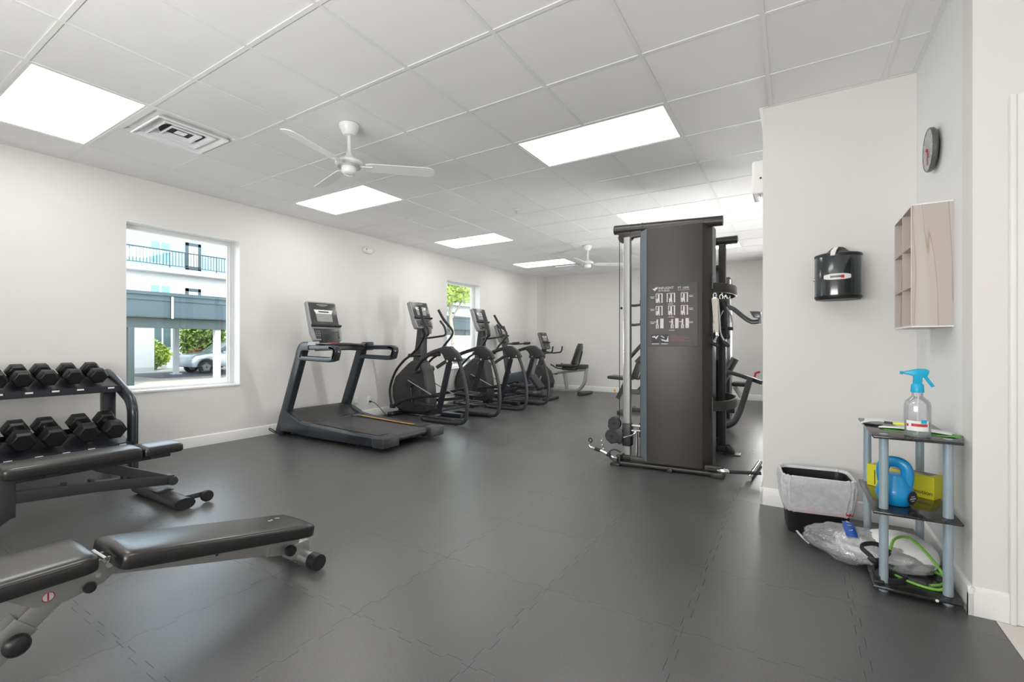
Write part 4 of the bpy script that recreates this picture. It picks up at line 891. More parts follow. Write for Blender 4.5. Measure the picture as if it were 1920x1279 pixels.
part('front_strut', MB().sec([(.14, 0, .08), (.06, 0, .47)], rrect(.035, .035, .01, 3), up=(1, 0, 0)), M['satin'], rb)
part('seat_rail', MB().sec([(-.10, 0, .455), (.62, 0, .555)], rrect(.03, .035, .008, 3), up=(0, 0, 1)), M['satin'], rb)
part('seat_carriage', MB().box((.06, -.14, .53), (.40, .14, .60), .02).box((.44, -.09, .56), (.62, .09, .66), .02), M['shroud'], rb)
part('seat_cushion', MB().box((-.06, -.21, .60), (.36, .21, .66), .025, 3), M['vinyl'], rb)
part('back_rest', MB().sec(spline([(.30, 0, .66), (.36, 0, .80), (.42, 0, .96), (.46, 0, 1.12)], 5), rrect(.03, .16, .028, 4), up=(1, 0, 0), scale=[.7]*1 + [.95]*4 + [1]*7 + [.9]*2 + [.7]*2), M['vinyl'], rb)
part('back_frame', MB().tube(spline([(.40, 0, .6), (.46, 0, .8), (.50, 0, .95)], 4), .02, 8), M['gun'], rb)
part('rear_foot', MB().box((.50, -.30, 0), (.64, .30, .06), .025).box((.52, -.33, .0), (.60, -.29, .09), .01), M['gun'], rb)
part('front_foot', MB().box((-.84, -.28, 0), (-.72, .28, .07), .025), M['gun'], rb)
#PART3
# ================================================================== FUNCTIONAL TRAINER (tall weight tower)
FX, FY = -.90, 4.30
ft = thing('cable_machine', 'tall dark grey cable weight machine with an exercise placard, right of centre', 'gym machine', (FX, FY, 0))
def W(x, y): return (x - FX, y - FY)
pf = [W(-1.205, 4.222), W(-1.128, 4.135), W(-.668, 4.175), W(-.606, 4.295), W(-.606, 4.50), W(-1.205, 4.47)]
sh = MB().prism(pf, .05, 2.158, 'z', .006, 2)
so = part('weight_shroud', sh, M['ftm'], ft, ang=.3)
part('bevel_reflection', MB().prism([W(-1.2065, 4.221), W(-1.1295, 4.134), W(-1.132, 4.132), W(-1.2095, 4.2195)], .06, 2.15, 'z'), M['ftb'], so, 'side facet with painted blue-grey reflection')  # bluish reflection on the facet, put in as a lighter colour
part('edge_trim', MB().prism([W(-1.213, 4.222), W(-1.203, 4.222), W(-1.203, 4.47), W(-1.213, 4.47)], .06, 2.15, 'z').box((*W(-.610, 4.283), .47), (*W(-.600, 4.31), .66)).box((*W(-.610, 4.283), 1.60), (*W(-.600, 4.31), 1.73)), M['black'], so)
# placard, lies on the front facet (slightly turned)
A = Vector((*W(-1.128, 4.135), 0)); B = Vector((*W(-.668, 4.175), 0)); dx = (B - A).normalized(); ny = Vector((dx.y, -dx.x, 0))
pm = Matrix.Translation(A + ny * .001) @ Matrix(((dx.x, 0, ny.x, 0), (dx.y, 0, ny.y, 0), (0, 1, 0, 0), (0, 0, 0, 1)))
def pp(name, mb, m, par, label=None):
    bmesh.ops.transform(mb.b, matrix=pm, verts=mb.b.verts); return part(name, mb, m, par, label)
PX0, PX1, PZ0, PZ1 = .018, .425, 1.10, 1.655
pl_ = pp('placard', MB().box((PX0, PZ0, 0), (PX1, PZ1, .003), .002, 1), M['poster'], ft, 'dark placard with nine exercise drawings')
def ptext(s, x, z, size, m, sx=1, name='placard_lettering', al='LEFT'):
    o = text(name, s, size, m, pl_, (0, 0, 0), (0, 0, 0), .0003, al)
    o.data.transform(pm @ Matrix.Translation((x, z, .0036)) @ Matrix.Diagonal((sx, 1, 1, 1))); return o
ptext('INFLIGHT', .100, 1.612, .030, M['postw'], 1.0); ptext('FITNESS', .100, 1.588, .021, M['postw'], 1.28)
ptext('FT 1000', .262, 1.607, .028, M['postw'], 1.0)
pp('placard_underline', MB().box((.262, 1.588, .003), (.36, 1.590, .0036)), M['postw'], pl_)
pp('placard_logo', MB().prism([(.052, 1.612), (.066, 1.610), (.073, 1.620), (.096, 1.624), (.088, 1.605), (.080, 1.603), (.070, 1.588), (.064, 1.598), (.056, 1.598)], .003, .0038, 'z'), M['postw'], pl_)
def figure(cx, cz, pose):
    w_ = MB(); r_ = MB()
    if pose < 6:
        w_.box((cx - .022 if pose != 1 else cx - .034, cz - .038, .003), (cx - .016 if pose != 1 else cx - .026, cz + .042, .0036)); w_.box((cx + .026, cz - .042, .003), (cx + .036, cz + .042, .0036)); w_.box((cx - .02, cz + .036, .003), (cx + .034, cz + .041, .0036))
        w_.box((cx - .004, cz - .03, .003), (cx + .010, cz + .02, .0037)); w_.box((cx - .014, cz - .042, .003), (cx - .004, cz - .005, .0037)).box((cx + .004, cz - .044, .003), (cx + .012, cz - .02, .0037))
        w_.cyl((cx + .003, cz + .026, .003), (cx + .003, cz + .026, .0037), .008, 10)
    else:
        w_.box((cx + .016, cz - .042, .003), (cx + .044, cz + .044, .0036))
        w_.box((cx - .016, cz - .01, .003), (cx - .002, cz + .022, .0037)).box((cx - .020, cz - .044, .003), (cx - .011, cz - .008, .0037)).box((cx - .006, cz - .044, .003), (cx + .002, cz - .008, .0037)); w_.cyl((cx - .008, cz + .030, .003), (cx - .008, cz + .030, .0037), .008, 10)
        w_.box((cx - .036, cz + .012, .003), (cx - .012, cz + .018, .0037))
    r_.box((cx - .026, cz + .0, .0038), (cx - .010, cz + .006, .0041)); r_.box((cx - .02, cz + .050, .0031), (cx + .02, cz + .0525, .0036))
    pp('exercise_drawing', w_, M['postw'], pl_); pp('exercise_highlight', r_, M['postr'], pl_)
k = 0
for rz_ in (1.525, 1.415, 1.300):
    for cx_ in (.100, .205, .310):
        figure(cx_ + (.02 if k % 3 == 1 and k > 5 else 0), rz_, k); k += 1
tl = MB()
for rz_ in (1.53, 1.42, 1.305):
    for x_ in (.028, .350): tl.box((x_, rz_ + .008, .003), (x_ + .040, rz_ + .011, .0035)); tl.box((x_ + .006, rz_ - .004, .003), (x_ + .036, rz_ + .001, .0035))
for x_, z_ in ((.18, 1.468), (.185, 1.355), (.19, 1.238)): tl.box((x_, z_, .003), (x_ + .045, z_ + .004, .0035))
tl.box((.045, 1.118, .003), (.105, 1.124, .0035)).box((.125, 1.118, .003), (.18, 1.124, .0035))
pp('caption_print', tl, M['postw'], pl_)
pp('inset_photo', MB().box((.040, 1.130, .003), (.108, 1.205, .0035)).box((.116, 1.130, .003), (.19, 1.205, .0035)), M['ink'], pl_)
pp('inset_drawing', MB().prism([(.046, 1.186), (.07, 1.192), (.078, 1.180), (.098, 1.198), (.102, 1.192), (.080, 1.160), (.072, 1.176), (.048, 1.178)], .0035, .004, 'z').prism([(.122, 1.196), (.150, 1.180), (.152, 1.170), (.122, 1.186)], .0035, .004, 'z').prism([(.122, 1.166), (.165, 1.152), (.172, 1.160), (.184, 1.196), (.186, 1.140), (.160, 1.140), (.128, 1.152)], .0035, .004, 'z'), M['postw'], pl_)
rd = MB()
for q in range(5): rd.box((.205, 1.195 - q * .012, .003), (.205 + (.05, .12, .15, .11, .165)[q], 1.198 - q * .012, .0035))
pp('warning_print', rd, M['postr'], pl_)
# top tube, bracket, foot
tt = part('top_tube', MB().sec([(*W(-1.465, 4.25), 2.205), (*W(-.52, 4.27), 2.172)], circ(.043, 20), up=(0, 0, 1)), M['ftm'], ft)
part('tube_band', MB().sec([(*W(-1.31, 4.252), 2.200), (*W(-1.30, 4.252), 2.200)], circ(.046, 20), up=(0, 0, 1)).sec([(*W(-1.205, 4.255), 2.196), (*W(-1.19, 4.255), 2.196)], circ(.047, 20), up=(0, 0, 1)), M['ftm'], tt)
x0 = FX
part('pulley_bracket', MB().prism([(-1.45 - x0, 2.175), (-1.40 - x0, 2.13), (-1.385 - x0, 2.095), (-1.34 - x0, 2.085), (-1.30 - x0, 2.10), (-1.29 - x0, 2.115), (-1.19 - x0, 2.12), (-1.19 - x0, 2.17)], -.075, -.066, 'y', .002).prism([(-1.45 - x0, 2.175), (-1.40 - x0, 2.13), (-1.385 - x0, 2.095), (-1.34 - x0, 2.085), (-1.30 - x0, 2.10), (-1.29 - x0, 2.115), (-1.19 - x0, 2.12), (-1.19 - x0, 2.17)], -.02, -.011, 'y', .002), M['ftm'], ft)
part('bracket_bolt', MB().cyl((-1.372 - x0, -.082, 2.135), (-1.372 - x0, -.07, 2.135), .012, 12), M['bolt'], ft)
part('top_pulley', MB().lathe([(0, -.018), (.055, -.018), (.048, -.006), (.048, .006), (.055, .018), (0, .018)], m=Matrix.Translation((-1.372 - x0, -.042, 2.125)) @ Matrix.Rotation(PI / 2, 4, 'X')), M['black'], ft)
part('slide_post', MB().sec([(*W(-1.339, 4.25), .08), (*W(-1.339, 4.25), 2.12)], rrect(.030, .030, .006, 3), up=(1, 0, 0)), M['satin'], ft)
part('guide_rail', MB().cyl((*W(-1.380, 4.25), .1), (*W(-1.380, 4.25), 2.1), .005, 10), M['chrome'], ft)
part('pull_cable', MB().cyl((*W(-1.418, 4.25), .40), (*W(-1.418, 4.25), 2.12), .0035, 8), M['cable'], ft)
part('cable_stop', MB().sphere((*W(-1.40, 4.25), 1.46), .012, (1, 1, 1.1)), M['black'], ft)
cr = part('slide_carriage', MB().box((-1.378 - x0, -.10, .165), (-1.298 - x0, -.005, .378), .008), M['gun'], ft)
part('carriage_handle', MB().tube([(-1.36 - x0, -.105, .245), (-1.27 - x0, -.115, .28), (-1.24 - x0, -.11, .31), (-1.28 - x0, -.10, .315)], .009, 8), M['chrome'], cr)
part('carriage_pin', MB().cyl((-1.31 - x0, -.05, .355), (-1.22 - x0, -.05, .355), .012, 10).cyl((-1.30 - x0, -.05, .31), (-1.19 - x0, -.05, .31), .008, 10), M['alu'], cr)
part('lower_rod', MB().cyl((*W(-1.262, 4.27), .06), (*W(-1.262, 4.27), .33), .015, 12), M['alu'], ft)
ps = part('swivel_plate', MB().prism([(-.50, .40), (-.545 - .03, .43), (-.60, .40), (-.61, .34), (-.59, .305), (-.63, .27), (-.625, .21), (-.58, .175), (-.52, .19), (-.50, .18), (-.47, .19), (-.47, .32), (-.52, .33)], -.12, -.105, 'y', .003), M['gun'], ft)
for nx, nz, rr in ((-.548, .372, .060), (-.572, .250, .064)):
    part('pulley', MB().lathe([(0, -.022), (rr - .004, -.022), (rr, -.018), (rr - .01, -.004), (rr - .01, .004), (rr, .018), (rr - .004, .022), (0, .022)], m=Matrix.Translation((nx, -.10, nz)) @ Matrix.Rotation(PI / 2, 4, 'X'), seg=32).cyl((nx, -.13, nz), (nx, -.12, nz), .01, 10), M['gun'], ft)
    part('pulley_bolt', MB().cyl((nx, -.132, nz), (nx, -.124, nz), .011, 6), M['bolt'], ft)
part('carriage_link', MB().box((-.50, -.11, .24), (-.47, -.05, .30), .004), M['alu'], ft)
part('foot_tube', MB().sec([(*W(-1.42, 4.19), .045), (*W(-.50, 4.24), .045)], rrect(.04, .03, .012, 4), up=(0, 0, 1)), M['ftm'], ft)
part('front_foot_bar', MB().sec([(*W(-1.36, 4.11), .03), (*W(-.50, 4.17), .03)], rrect(.014, .018, .006, 3), up=(0, 0, 1)), M['ftm'], ft)
part('foot_clamp', MB().box((*W(-.95, 4.10), .0), (*W(-.90, 4.14), .036), .004), M['rackm'], ft)
part('anchor_foot', MB().box((*W(-1.455, 4.09), 0), (*W(-1.36, 4.22), .02), .003).box((*W(-1.375, 4.09), 0), (*W(-1.36, 4.22), .10), .003), M['ftm'], ft)
part('anchor_hook', MB().sec(fillet([(*W(-1.40, 4.13), .02), (*W(-1.475, 4.13), .06), (*W(-1.475, 4.13), .12), (*W(-1.42, 4.13), .145), (*W(-1.37, 4.13), .12)], .04, 5), rrect(.006, .012, .002, 2), up=None), M['gun'], ft)
part('anchor_foot', MB().box((*W(-.60, 4.13), 0), (*W(-.50, 4.19), .045), .006), M['ftm'], ft)
# weight stack visible behind the shroud
ws = part('weight_stack', MB().box((-.36, .18, .10), (.24, .34, .14)), M['rackm'], ft)
for q in range(9): part('weight_plate', MB().box((-.34, .19, .15 + q * .034), (-.02, .33, .181 + q * .034), .003, 1), M['black'], ws)
part('stack_block', MB().box((-.345, .02, .09), (-.285, .15, .17), .006).box((-.345, .0, .24), (-.29, .10, .38), .006), M['black'], ft)
# far tower
fy = .89
part('far_top_tube', MB().sec([(-.5, fy, 2.185), (.404, fy, 2.185)], circ(.043, 20), up=(0, 0, 1)).cyl((.404, fy, 2.185), (.406, fy, 2.185), .036, 20), M['ftm'], ft)
part('far_post', MB().sec([(.262, fy, .05), (.262, fy, 2.15)], rrect(.034, .034, .008, 3), up=(1, 0, 0)), M['ftm'], ft)
part('far_post', MB().sec([(-.40, fy, .05), (-.40, fy, 2.15)], rrect(.03, .03, .008, 3), up=(1, 0, 0)), M['alu'], ft)
part('far_shroud', MB().prism([(-.30, fy + .05), (.235, fy + .05), (.235, fy + .26), (.18, fy + .36), (-.25, fy + .36), (-.30, fy + .26)], .05, 1.95, 'z', .006), M['ftb'], ft)
part('far_panel', MB().box((-.28, fy + .035, .14), (.222, fy + .052, .95)), M['black'], ft)
part('far_crossbar', MB().box((-.30, fy + .0, 1.90), (.262, fy + .03, 1.94), .004).box((-.30, fy, .10), (.262, fy + .03, .14), .004), M['ftm'], ft)
part('far_foot_tube', MB().sec([(-.48, fy - .06, .045), (.33, fy - .06, .045)], rrect(.03, .03, .01, 4), up=(0, 0, 1)), M['ftm'], ft)
part('far_foot_cap', MB().prism([(.30, 0), (.30, .085), (.34, .10), (.385, .03), (.385, 0)], fy - .10, fy - .02, 'y', .006).box((.28, fy - .13, 0), (.44, fy + .01, .010), .002), M['ftm'], ft)
part('top_connector', MB().sec([(.05, 0, 2.19), (.05, fy, 2.19)], rrect(.03, .03, .01, 3), up=(0, 0, 1)), M['ftm'], ft)
part('base_connector', MB().sec([(.0, .1, .03), (.0, fy, .03)], rrect(.025, .03, .008, 3), up=(0, 0, 1)), M['ftm'], ft)
def band(z, nm):
    p = spline([(.285, .03, z), (.37, .12, z), (.418, .30, z), (.428, .46, z), (.41, .64, z), (.35, .80, z), (.30, .87, z)], 6)
    return part(nm, MB().sec(p, rrect(.042, .010, .004, 3), up=(0, 0, 1)), M['ftm'], ft)
band(1.615, 'upper_curved_band'); band(.575, 'lower_curved_band')
hk = MB()
for y in (.12, .25, .40): 
    hk.tube([(.34 + y * .12, y, 1.575), (.34 + y * .12, y, 1.545), (.36 + y * .12, y, 1.53), (.375 + y * .12, y, 1.545)], .005, 6)
part('hook_row', hk, M['chrome'], ft)
# accessories hanging from the upper band
hs = thing('ankle_strap', 'cream webbing strap hanging from a chrome clip on the upper curved band', 'strap', (-.585, 4.27, 1.52))
part('webbing', MB().sec([(0, .0, -.01), (.006, .0, -.14), (.016, .0, -.30)], rrect(.021, .004, .002, 3), up=(1, 0, 0), scale=[1.2, 1, .65]), M['cream'], hs)
part('clip', MB().tube([(.012 * math.cos(a), 0, .018 + .02 * math.sin(a)) for a in [2 * PI * q / 14 for q in range(14)]], .004, 6, closed=True).box((-.02, -.006, -.012), (.02, .006, .0), .002), M['chrome'], hs)
part('end_clip', MB().box((.005, -.006, -.335), (.03, .006, -.30), .003), M['chrome'], hs)
hr_ = thing('triceps_rope', 'black rope handles bundled with chrome clips below the upper curved band', 'exercise handle', (-.545, 4.36, 1.53))
for s in (-1, 1):
    part('rope', MB().tube(spline([(0, 0, -.02), (s * .028, .0, -.10), (s * .035, 0, -.24), (s * .05, 0, -.33)], 5), .013, 8), M['black'], hr_)
    part('rope_end', MB().lathe([(0, -.03), (.017, -.028), (.02, -.01), (.016, .02), (0, .022)], c=(s * .05, 0, -.34), seg=12), M['rubber'], hr_)
part('clip', MB().tube([(.013 * math.cos(a), 0, .0 + .022 * math.sin(a)) for a in [2 * PI * q / 14 for q in range(14)]], .0045, 6, closed=True), M['chrome'], hr_)
hc = thing('cable_stirrup', 'chrome and black stirrup handle hanging beside the rope handles', 'exercise handle', (-.52, 4.45, 1.52))
part('stirrup', MB().tube(fillet([(-.055, 0, -.26), (-.05, 0, -.16), (0, 0, -.06), (.05, 0, -.16), (.055, 0, -.26)], .03, 4), .0065, 8), M['chrome'], hc)
part('grip', MB().cyl((-.06, 0, -.265), (.06, 0, -.265), .015, 14), M['rubber'], hc)
part('webbing', MB().sec([(0, 0, .0), (0, 0, -.07)], rrect(.014, .004, .002, 3), up=(1, 0, 0)), M['black'], hc)
part('clip', MB().tube([(.012 * math.cos(a), 0, .01 + .02 * math.sin(a)) for a in [2 * PI * q / 14 for q in range(14)]], .004, 6, closed=True), M['chrome'], hc)
vb = thing('close_grip_bar', 'chrome close-grip handle with black ends hanging low on the curved band', 'exercise handle', (-.565, 4.30, 1.50))
part('frame_bar', MB().tube(fillet([(-.035, .0, -.37), (.0, .0, -.30), (.01, 0, -.12), (.0, 0, .01)], .04, 4), .009, 8).tube(fillet([(.06, .0, -.37), (.02, .0, -.30), (.01, 0, -.12)], .04, 4), .009, 8), M['chrome'], vb)
part('grip', MB().cyl((-.04, 0, -.375), (.01, -.02, -.40), .016, 12), M['rubber'], vb); part('grip', MB().cyl((.045, 0, -.36), (.085, -.02, -.40), .016, 12), M['rubber'], vb)
# curl bar hanging from the low pulley
cb_ = thing('curl_bar', 'chrome cambered curl bar hanging from the low pulley of the cable machine', 'bar', (-1.47, 4.17, 0))
pth = spline([(-.215, 0, .175), (-.225, 0, .150), (-.205, 0, .122), (-.16, 0, .112), (-.07, .0, .090), (.0, .0, .058), (.04, 0, .050), (.17, 0, .062)], 5)
part('bar', MB().tube(pth, .0125, 10), M['chrome'], cb_)
part('grip', MB().tube([(-.165, 0, .113), (-.11, 0, .102)], .017, 12), M['rubber'], cb_); part('grip', MB().tube([(.06, 0, .051), (.18, 0, .063)], .017, 12), M['rubber'], cb_); part('grip', MB().tube([(-.045, 0, .078), (-.005, 0, .059)], .0165, 12), M['rubber'], cb_)
part('end_ring', MB().tube([(-.21 + .016 * math.cos(a), 0, .190 + .018 * math.sin(a)) for a in [2 * PI * q / 14 for q in range(14)]], .006, 6, closed=True), M['black'], cb_)
ch = MB()
for q in range(7): ch.tube([(-.075 - .004 * q + (.006 if q % 2 else 0) * math.cos(a), (0 if q % 2 else .006) * math.cos(a), .115 + q * .019 + .013 * math.sin(a)) for a in [2 * PI * i / 10 for i in range(10)]], .0028, 5, closed=True)
part('chain', ch, M['chrome'], cb_)
# bars on the floor to the right
lb = thing('straight_bar', 'short chrome knurled bar lying on the floor by the partition edge', 'bar', (-.318, 4.20, 0))
part('bar', MB().tube([(0, 0, .024), (.045, .62, .024)], .020, 14), M['chrome'], lb); part('end_cap', MB().tube([(-.001, -.014, .024), (.0005, .006, .024)], .023, 14), M['satin'], lb)
db = thing('pull_bar', 'black rubber-gripped bar with a chrome swivel on the machine foot', 'bar', (-.50, 4.17, 0))
part('grip', MB().tube([(.04, 0, .062), (.27, .04, .075)], .014, 12), M['rubber'], db); part('grip', MB().tube([(-.13, -.0, .060), (-.05, 0, .060)], .013, 12), M['rubber'], db)
part('swivel', MB().lathe([(0, -.05), (.012, -.048), (.022, -.02), (.024, 0), (.022, .02), (.012, .048), (0, .05)], m=Matrix.Translation((-.005, 0, .061)) @ Matrix.Rotation(PI / 2, 4, 'Y'), seg=16), M['chrome'], db)
# ================================================================== MULTI-GYM behind
mg = thing('chest_press_machine', 'dark chest press and leg machine standing behind the cable machine', 'gym machine', (-1.2, 7.3, 0))
def q3(x, y, z): return (x + 1.2, y - 7.3, z)
part('weight_tower', MB().box(q3(-1.30, 7.30, .03), q3(-.80, 7.62, 2.09), .012), M['gun'], mg)
part('tower_trim', MB().box(q3(-.80, 7.29, .03), q3(-.778, 7.33, 2.05), .004), M['alu'], mg)
part('base_beam', MB().sec([q3(-2.35, 7.40, .045), q3(-1.2, 7.40, .045)], rrect(.035, .035, .008, 3), up=(0, 0, 1)).sec([q3(-1.2, 7.40, .045), q3(-.85, 6.4, .045)], rrect(.035, .035, .008, 3), up=(0, 0, 1)).box(q3(-2.40, 7.05, 0), q3(-2.30, 7.75, .06), .01), M['gun'], mg)
part('seat', MB().box(q3(-2.55, 7.02, .55), q3(-2.18, 7.34, .60), .02, 3, rot=(0, .06, 0)), M['vinyl'], mg)
part('seat_post', MB().sec([q3(-2.28, 7.2, .55), q3(-2.43, 7.2, .24)], rrect(.03, .03, .006, 3), up=(1, 0, 0)).sec([q3(-2.40, 7.2, .36), q3(-2.10, 7.3, .35)], rrect(.04, .03, .006, 3), up=(0, 0, 1)), M['gun'], mg)
part('pin_knob', MB().sphere(q3(-2.47, 7.18, .37), .022), M['orange'], mg, 'small yellow-orange knob')
part('frame_strut', MB().sec([q3(-2.12, 7.3, .36), q3(-1.93, 7.3, .56)], rrect(.04, .03, .006, 3), up=(0, 0, 1)).sec([q3(-2.08, 7.3, .40), q3(-1.90, 7.4, .06)], rrect(.04, .03, .006, 3), up=(0, 1, 0)), M['gun'], mg)
part('back_pad', MB().box(q3(-2.14, 7.05, .56), q3(-2.00, 7.38, .86), .04, 3, rot=(0, .35, 0)), M['vinyl'], mg)
part('press_arm', MB().tube([q3(-2.22, 7.1, .88), q3(-1.95, 7.15, 1.20), q3(-1.6, 7.3, 1.5)], .028, 10).tube([q3(-2.08, 7.0, .84), q3(-1.92, 7.0, 1.0)], .024, 10), M['black'], mg)
part('press_post', MB().sec([q3(-1.88, 7.2, .05), q3(-1.88, 7.2, 1.85)], rrect(.035, .035, .008, 3), up=(1, 0, 0)).sec([q3(-1.88, 7.2, 1.80), q3(-1.2, 7.4, 1.95)], rrect(.03, .03, .008, 3), up=(0, 0, 1)), M['gun'], mg)
for z_ in (1.42, 1.72): part('handle', MB().tube([q3(-2.22, 7.05, z_), q3(-2.12, 7.05, z_ - .01), q3(-1.95, 7.1, z_ + .01), q3(-1.88, 7.2, z_ + .01)], .020, 8).box(q3(-2.02, 7.0, z_ - .02), q3(-1.94, 7.1, z_ + .07), .01), M['black'], mg)
part('lever_arm', MB().tube(spline([q3(-.85, 7.0, 1.665), q3(-.72, 7.0, 1.60), q3(-.60, 7.0, 1.49), q3(-.50, 7.0, 1.42), q3(-.40, 7.0, 1.42)], 6), .030, 12), M['black'], mg)
part('arm_pad', MB().prism([(-.52 + 1.2, 1.56), (-.385 + 1.2, 1.55), (-.39 + 1.2, 1.46), (-.47 + 1.2, 1.47)], -.38, -.22, 'y', .012, 2), M['vinyl'], mg)
part('pad_bracket', MB().box(q3(-.42, 6.97, 1.39), q3(-.385, 7.03, 1.53), .004), M['black'], mg)
part('roller_pad', MB().sec([q3(-.86, 7.05, .60), q3(-.70, 7.05, .92)], oval(.05, .13, 16), up=(1, 0, 0)), M['vinyl'], mg)
part('hand_rail', MB().sec([q3(-.80, 6.9, .74), q3(-.62, 6.8, .70), q3(-.36, 6.7, .62)], rrect(.025, .022, .006, 3), up=(0, 0, 1)), M['gun'], mg)
part('curved_leg', MB().sec(fillet([q3(-.49, 6.70, .68), q3(-.60, 6.60, .24), q3(-.68, 6.5, .07), q3(-.95, 6.45, .06)], .16, 8), rrect(.032, .05, .01, 3), up=None), M['shroud'], mg)
part('leg_bolt', MB().cyl(q3(-.535, 6.60, .50), q3(-.535, 6.61, .50), .012, 10).cyl(q3(-.56, 6.55, .38), q3(-.56, 6.56, .38), .012, 10), M['bolt'], mg)
part('clamp_lever', MB().tube([q3(-.44, 6.70, .69), q3(-.43, 6.70, .74), q3(-.38, 6.70, .76)], .014, 8), M['red'], mg, 'small red clamp lever')
part('rear_seat', MB().box(q3(-.78, 7.35, .50), q3(-.56, 7.6, .56), .02, 3), M['vinyl'], mg); part('seat_tube', MB().tube([q3(-.75, 7.45, .49), q3(-.66, 7.45, .34)], .03, 10), M['whitem'], mg, 'white seat tube')
part('foot_bracket', MB().box(q3(-.90, 6.9, .30), q3(-.70, 6.95, .34), .006).box(q3(-.76, 6.7, .20), q3(-.68, 6.76, .28), .006), M['gun'], mg)
# ================================================================== WIPES DISPENSER
wd = thing('wipes_dispenser', 'smoky black wipes dispenser with a white oval label, on the partition wall', 'dispenser', (.232, YP, 1.545))
part('back_plate', MB().box((-.10, -.035, -.13), (.10, 0, .13), .008), M['black'], wd)
part('body', MB().lathe([(0, -.138), (.112, -.138), (.122, -.13), (.124, -.12), (.124, .118), (.118, .128), (0, .128)], c=(0, -.125, 0), seg=40, sy=.85), M['smoked'], wd)
lidm = MB().lathe([(.124, .118), (.126, .128), (.124, .136), (.11, .142), (.062, .152), (.038, .176), (.026, .184), (0, .184)], c=(0, -.125, 0), seg=40, sy=.85)
part('lid', lidm, M['black'], wd)
part('base_rim', MB().lathe([(0, -.146), (.115, -.146), (.124, -.136), (.125, -.124), (.122, -.124), (0, -.13)], c=(0, -.125, 0), seg=40, sy=.85), M['bolt'], wd)
part('wipe', MB().sec([(.0, -.135, .178), (-.012, -.162, .178), (-.028, -.222, .150), (-.034, -.236, .120)], rrect(.004, .012, .002, 2), up=None, scale=[.6, 1, 1.2, 1]), M['paper'], wd, 'white wipe sticking out of the top')
lbm = MB(); n = 16; rows = []
for i in range(n + 1):
    a = math.radians(-128 + 66 * i / n); f = abs(2 * i / n - 1); hh = .0185 * (1 - .45 * f ** 3); rows.append((.1262 * math.cos(a), -.125 + .1262 * .85 * math.sin(a), hh))
for i in range(n): A_, B_ = rows[i], rows[i + 1]; lbm.quad((A_[0], A_[1], -A_[2] - .01), (B_[0], B_[1], -B_[2] - .01), (B_[0], B_[1], B_[2] - .01), (A_[0], A_[1], A_[2] - .01))
part('label', lbm, M['paper'], wd, 'white oval label', recalc=False)
lm = MB(); lr = MB()
for i in range(n): 
    A_, B_ = rows[i], rows[i + 1]; k_ = 1.004
    f = lambda P, z: (P[0] * k_, -.125 + (P[1] + .125) * k_, z)
    if 4 <= i <= 9: lm.quad(f(A_, -.016), f(B_, -.016), f(B_, -.004), f(A_, -.004))
    if 9 < i <= 11: lr.quad(f(A_, -.020), f(B_, -.020), f(B_, -.002), f(A_, -.002))
part('label_print', lm, M['clockr'], wd, recalc=False); part('label_print', lr, M['red'], wd, 'red mark on the label', recalc=False)
for z_ in (-.09, 0, .09): part('hinge', MB().cyl((.118, -.055, z_ - .012), (.118, -.055, z_ + .012), .009, 10), M['black'], wd)
part('lock', MB().cyl((-.118, -.10, -.01), (-.130, -.10, -.01), .012, 12), M['chrome'], wd)
# ================================================================== CLOCK
ck = thing('wall_clock', 'round grey wall clock with copper hands, high on the right wall', 'clock', (XR, 3.19, 2.137))
RX = Matrix.Rotation(-PI / 2, 4, 'Y')
part('rim', MB().lathe([(.0, .0), (.06, .0), (.075, .012), (.105, .014), (.112, .022), (.112, .034), (.108, .038), (.104, .034), (0, .034)], m=RX, seg=48), M['clockr'], ck)
part('face', MB().lathe([(0, .034), (.104, .034), (.104, .036), (0, .036)], m=RX, seg=48), M['clockf'], ck)
tk = MB()
for q in range(12):
    a = q * PI / 6; c_, s_ = math.cos(a), math.sin(a)
    tk.box((-.0372, -.0022, .082), (-.036, .0022, .098), rot=(a, 0, 0), piv=(-.037, 0, 0))
part('hour_marks', tk, M['lcdw'], ck)
nm = []
for q in range(1, 13):
    a = -q * PI / 6
    o = text('numeral', str(q), .024, M['lcdw'], ck, (-.0375, .068 * math.sin(a), .068 * math.cos(a)), (PI / 2, 0, -PI / 2), .0003)
mk = MB().box((-.040, -.0035, -.002), (-.038, .0035, .078), rot=(PI * .985, 0, 0), piv=(-.039, 0, 0))
part('minute_hand', mk, M['postr'], ck); part('hour_hand', MB().box((-.042, -.004, -.002), (-.040, .004, .052), rot=(PI * .83, 0, 0), piv=(-.041, 0, 0)), M['red'], ck)
part('hand_hub', MB().lathe([(0, .036), (.008, .036), (.007, .044), (0, .045)], m=RX, seg=16), M['red'], ck)
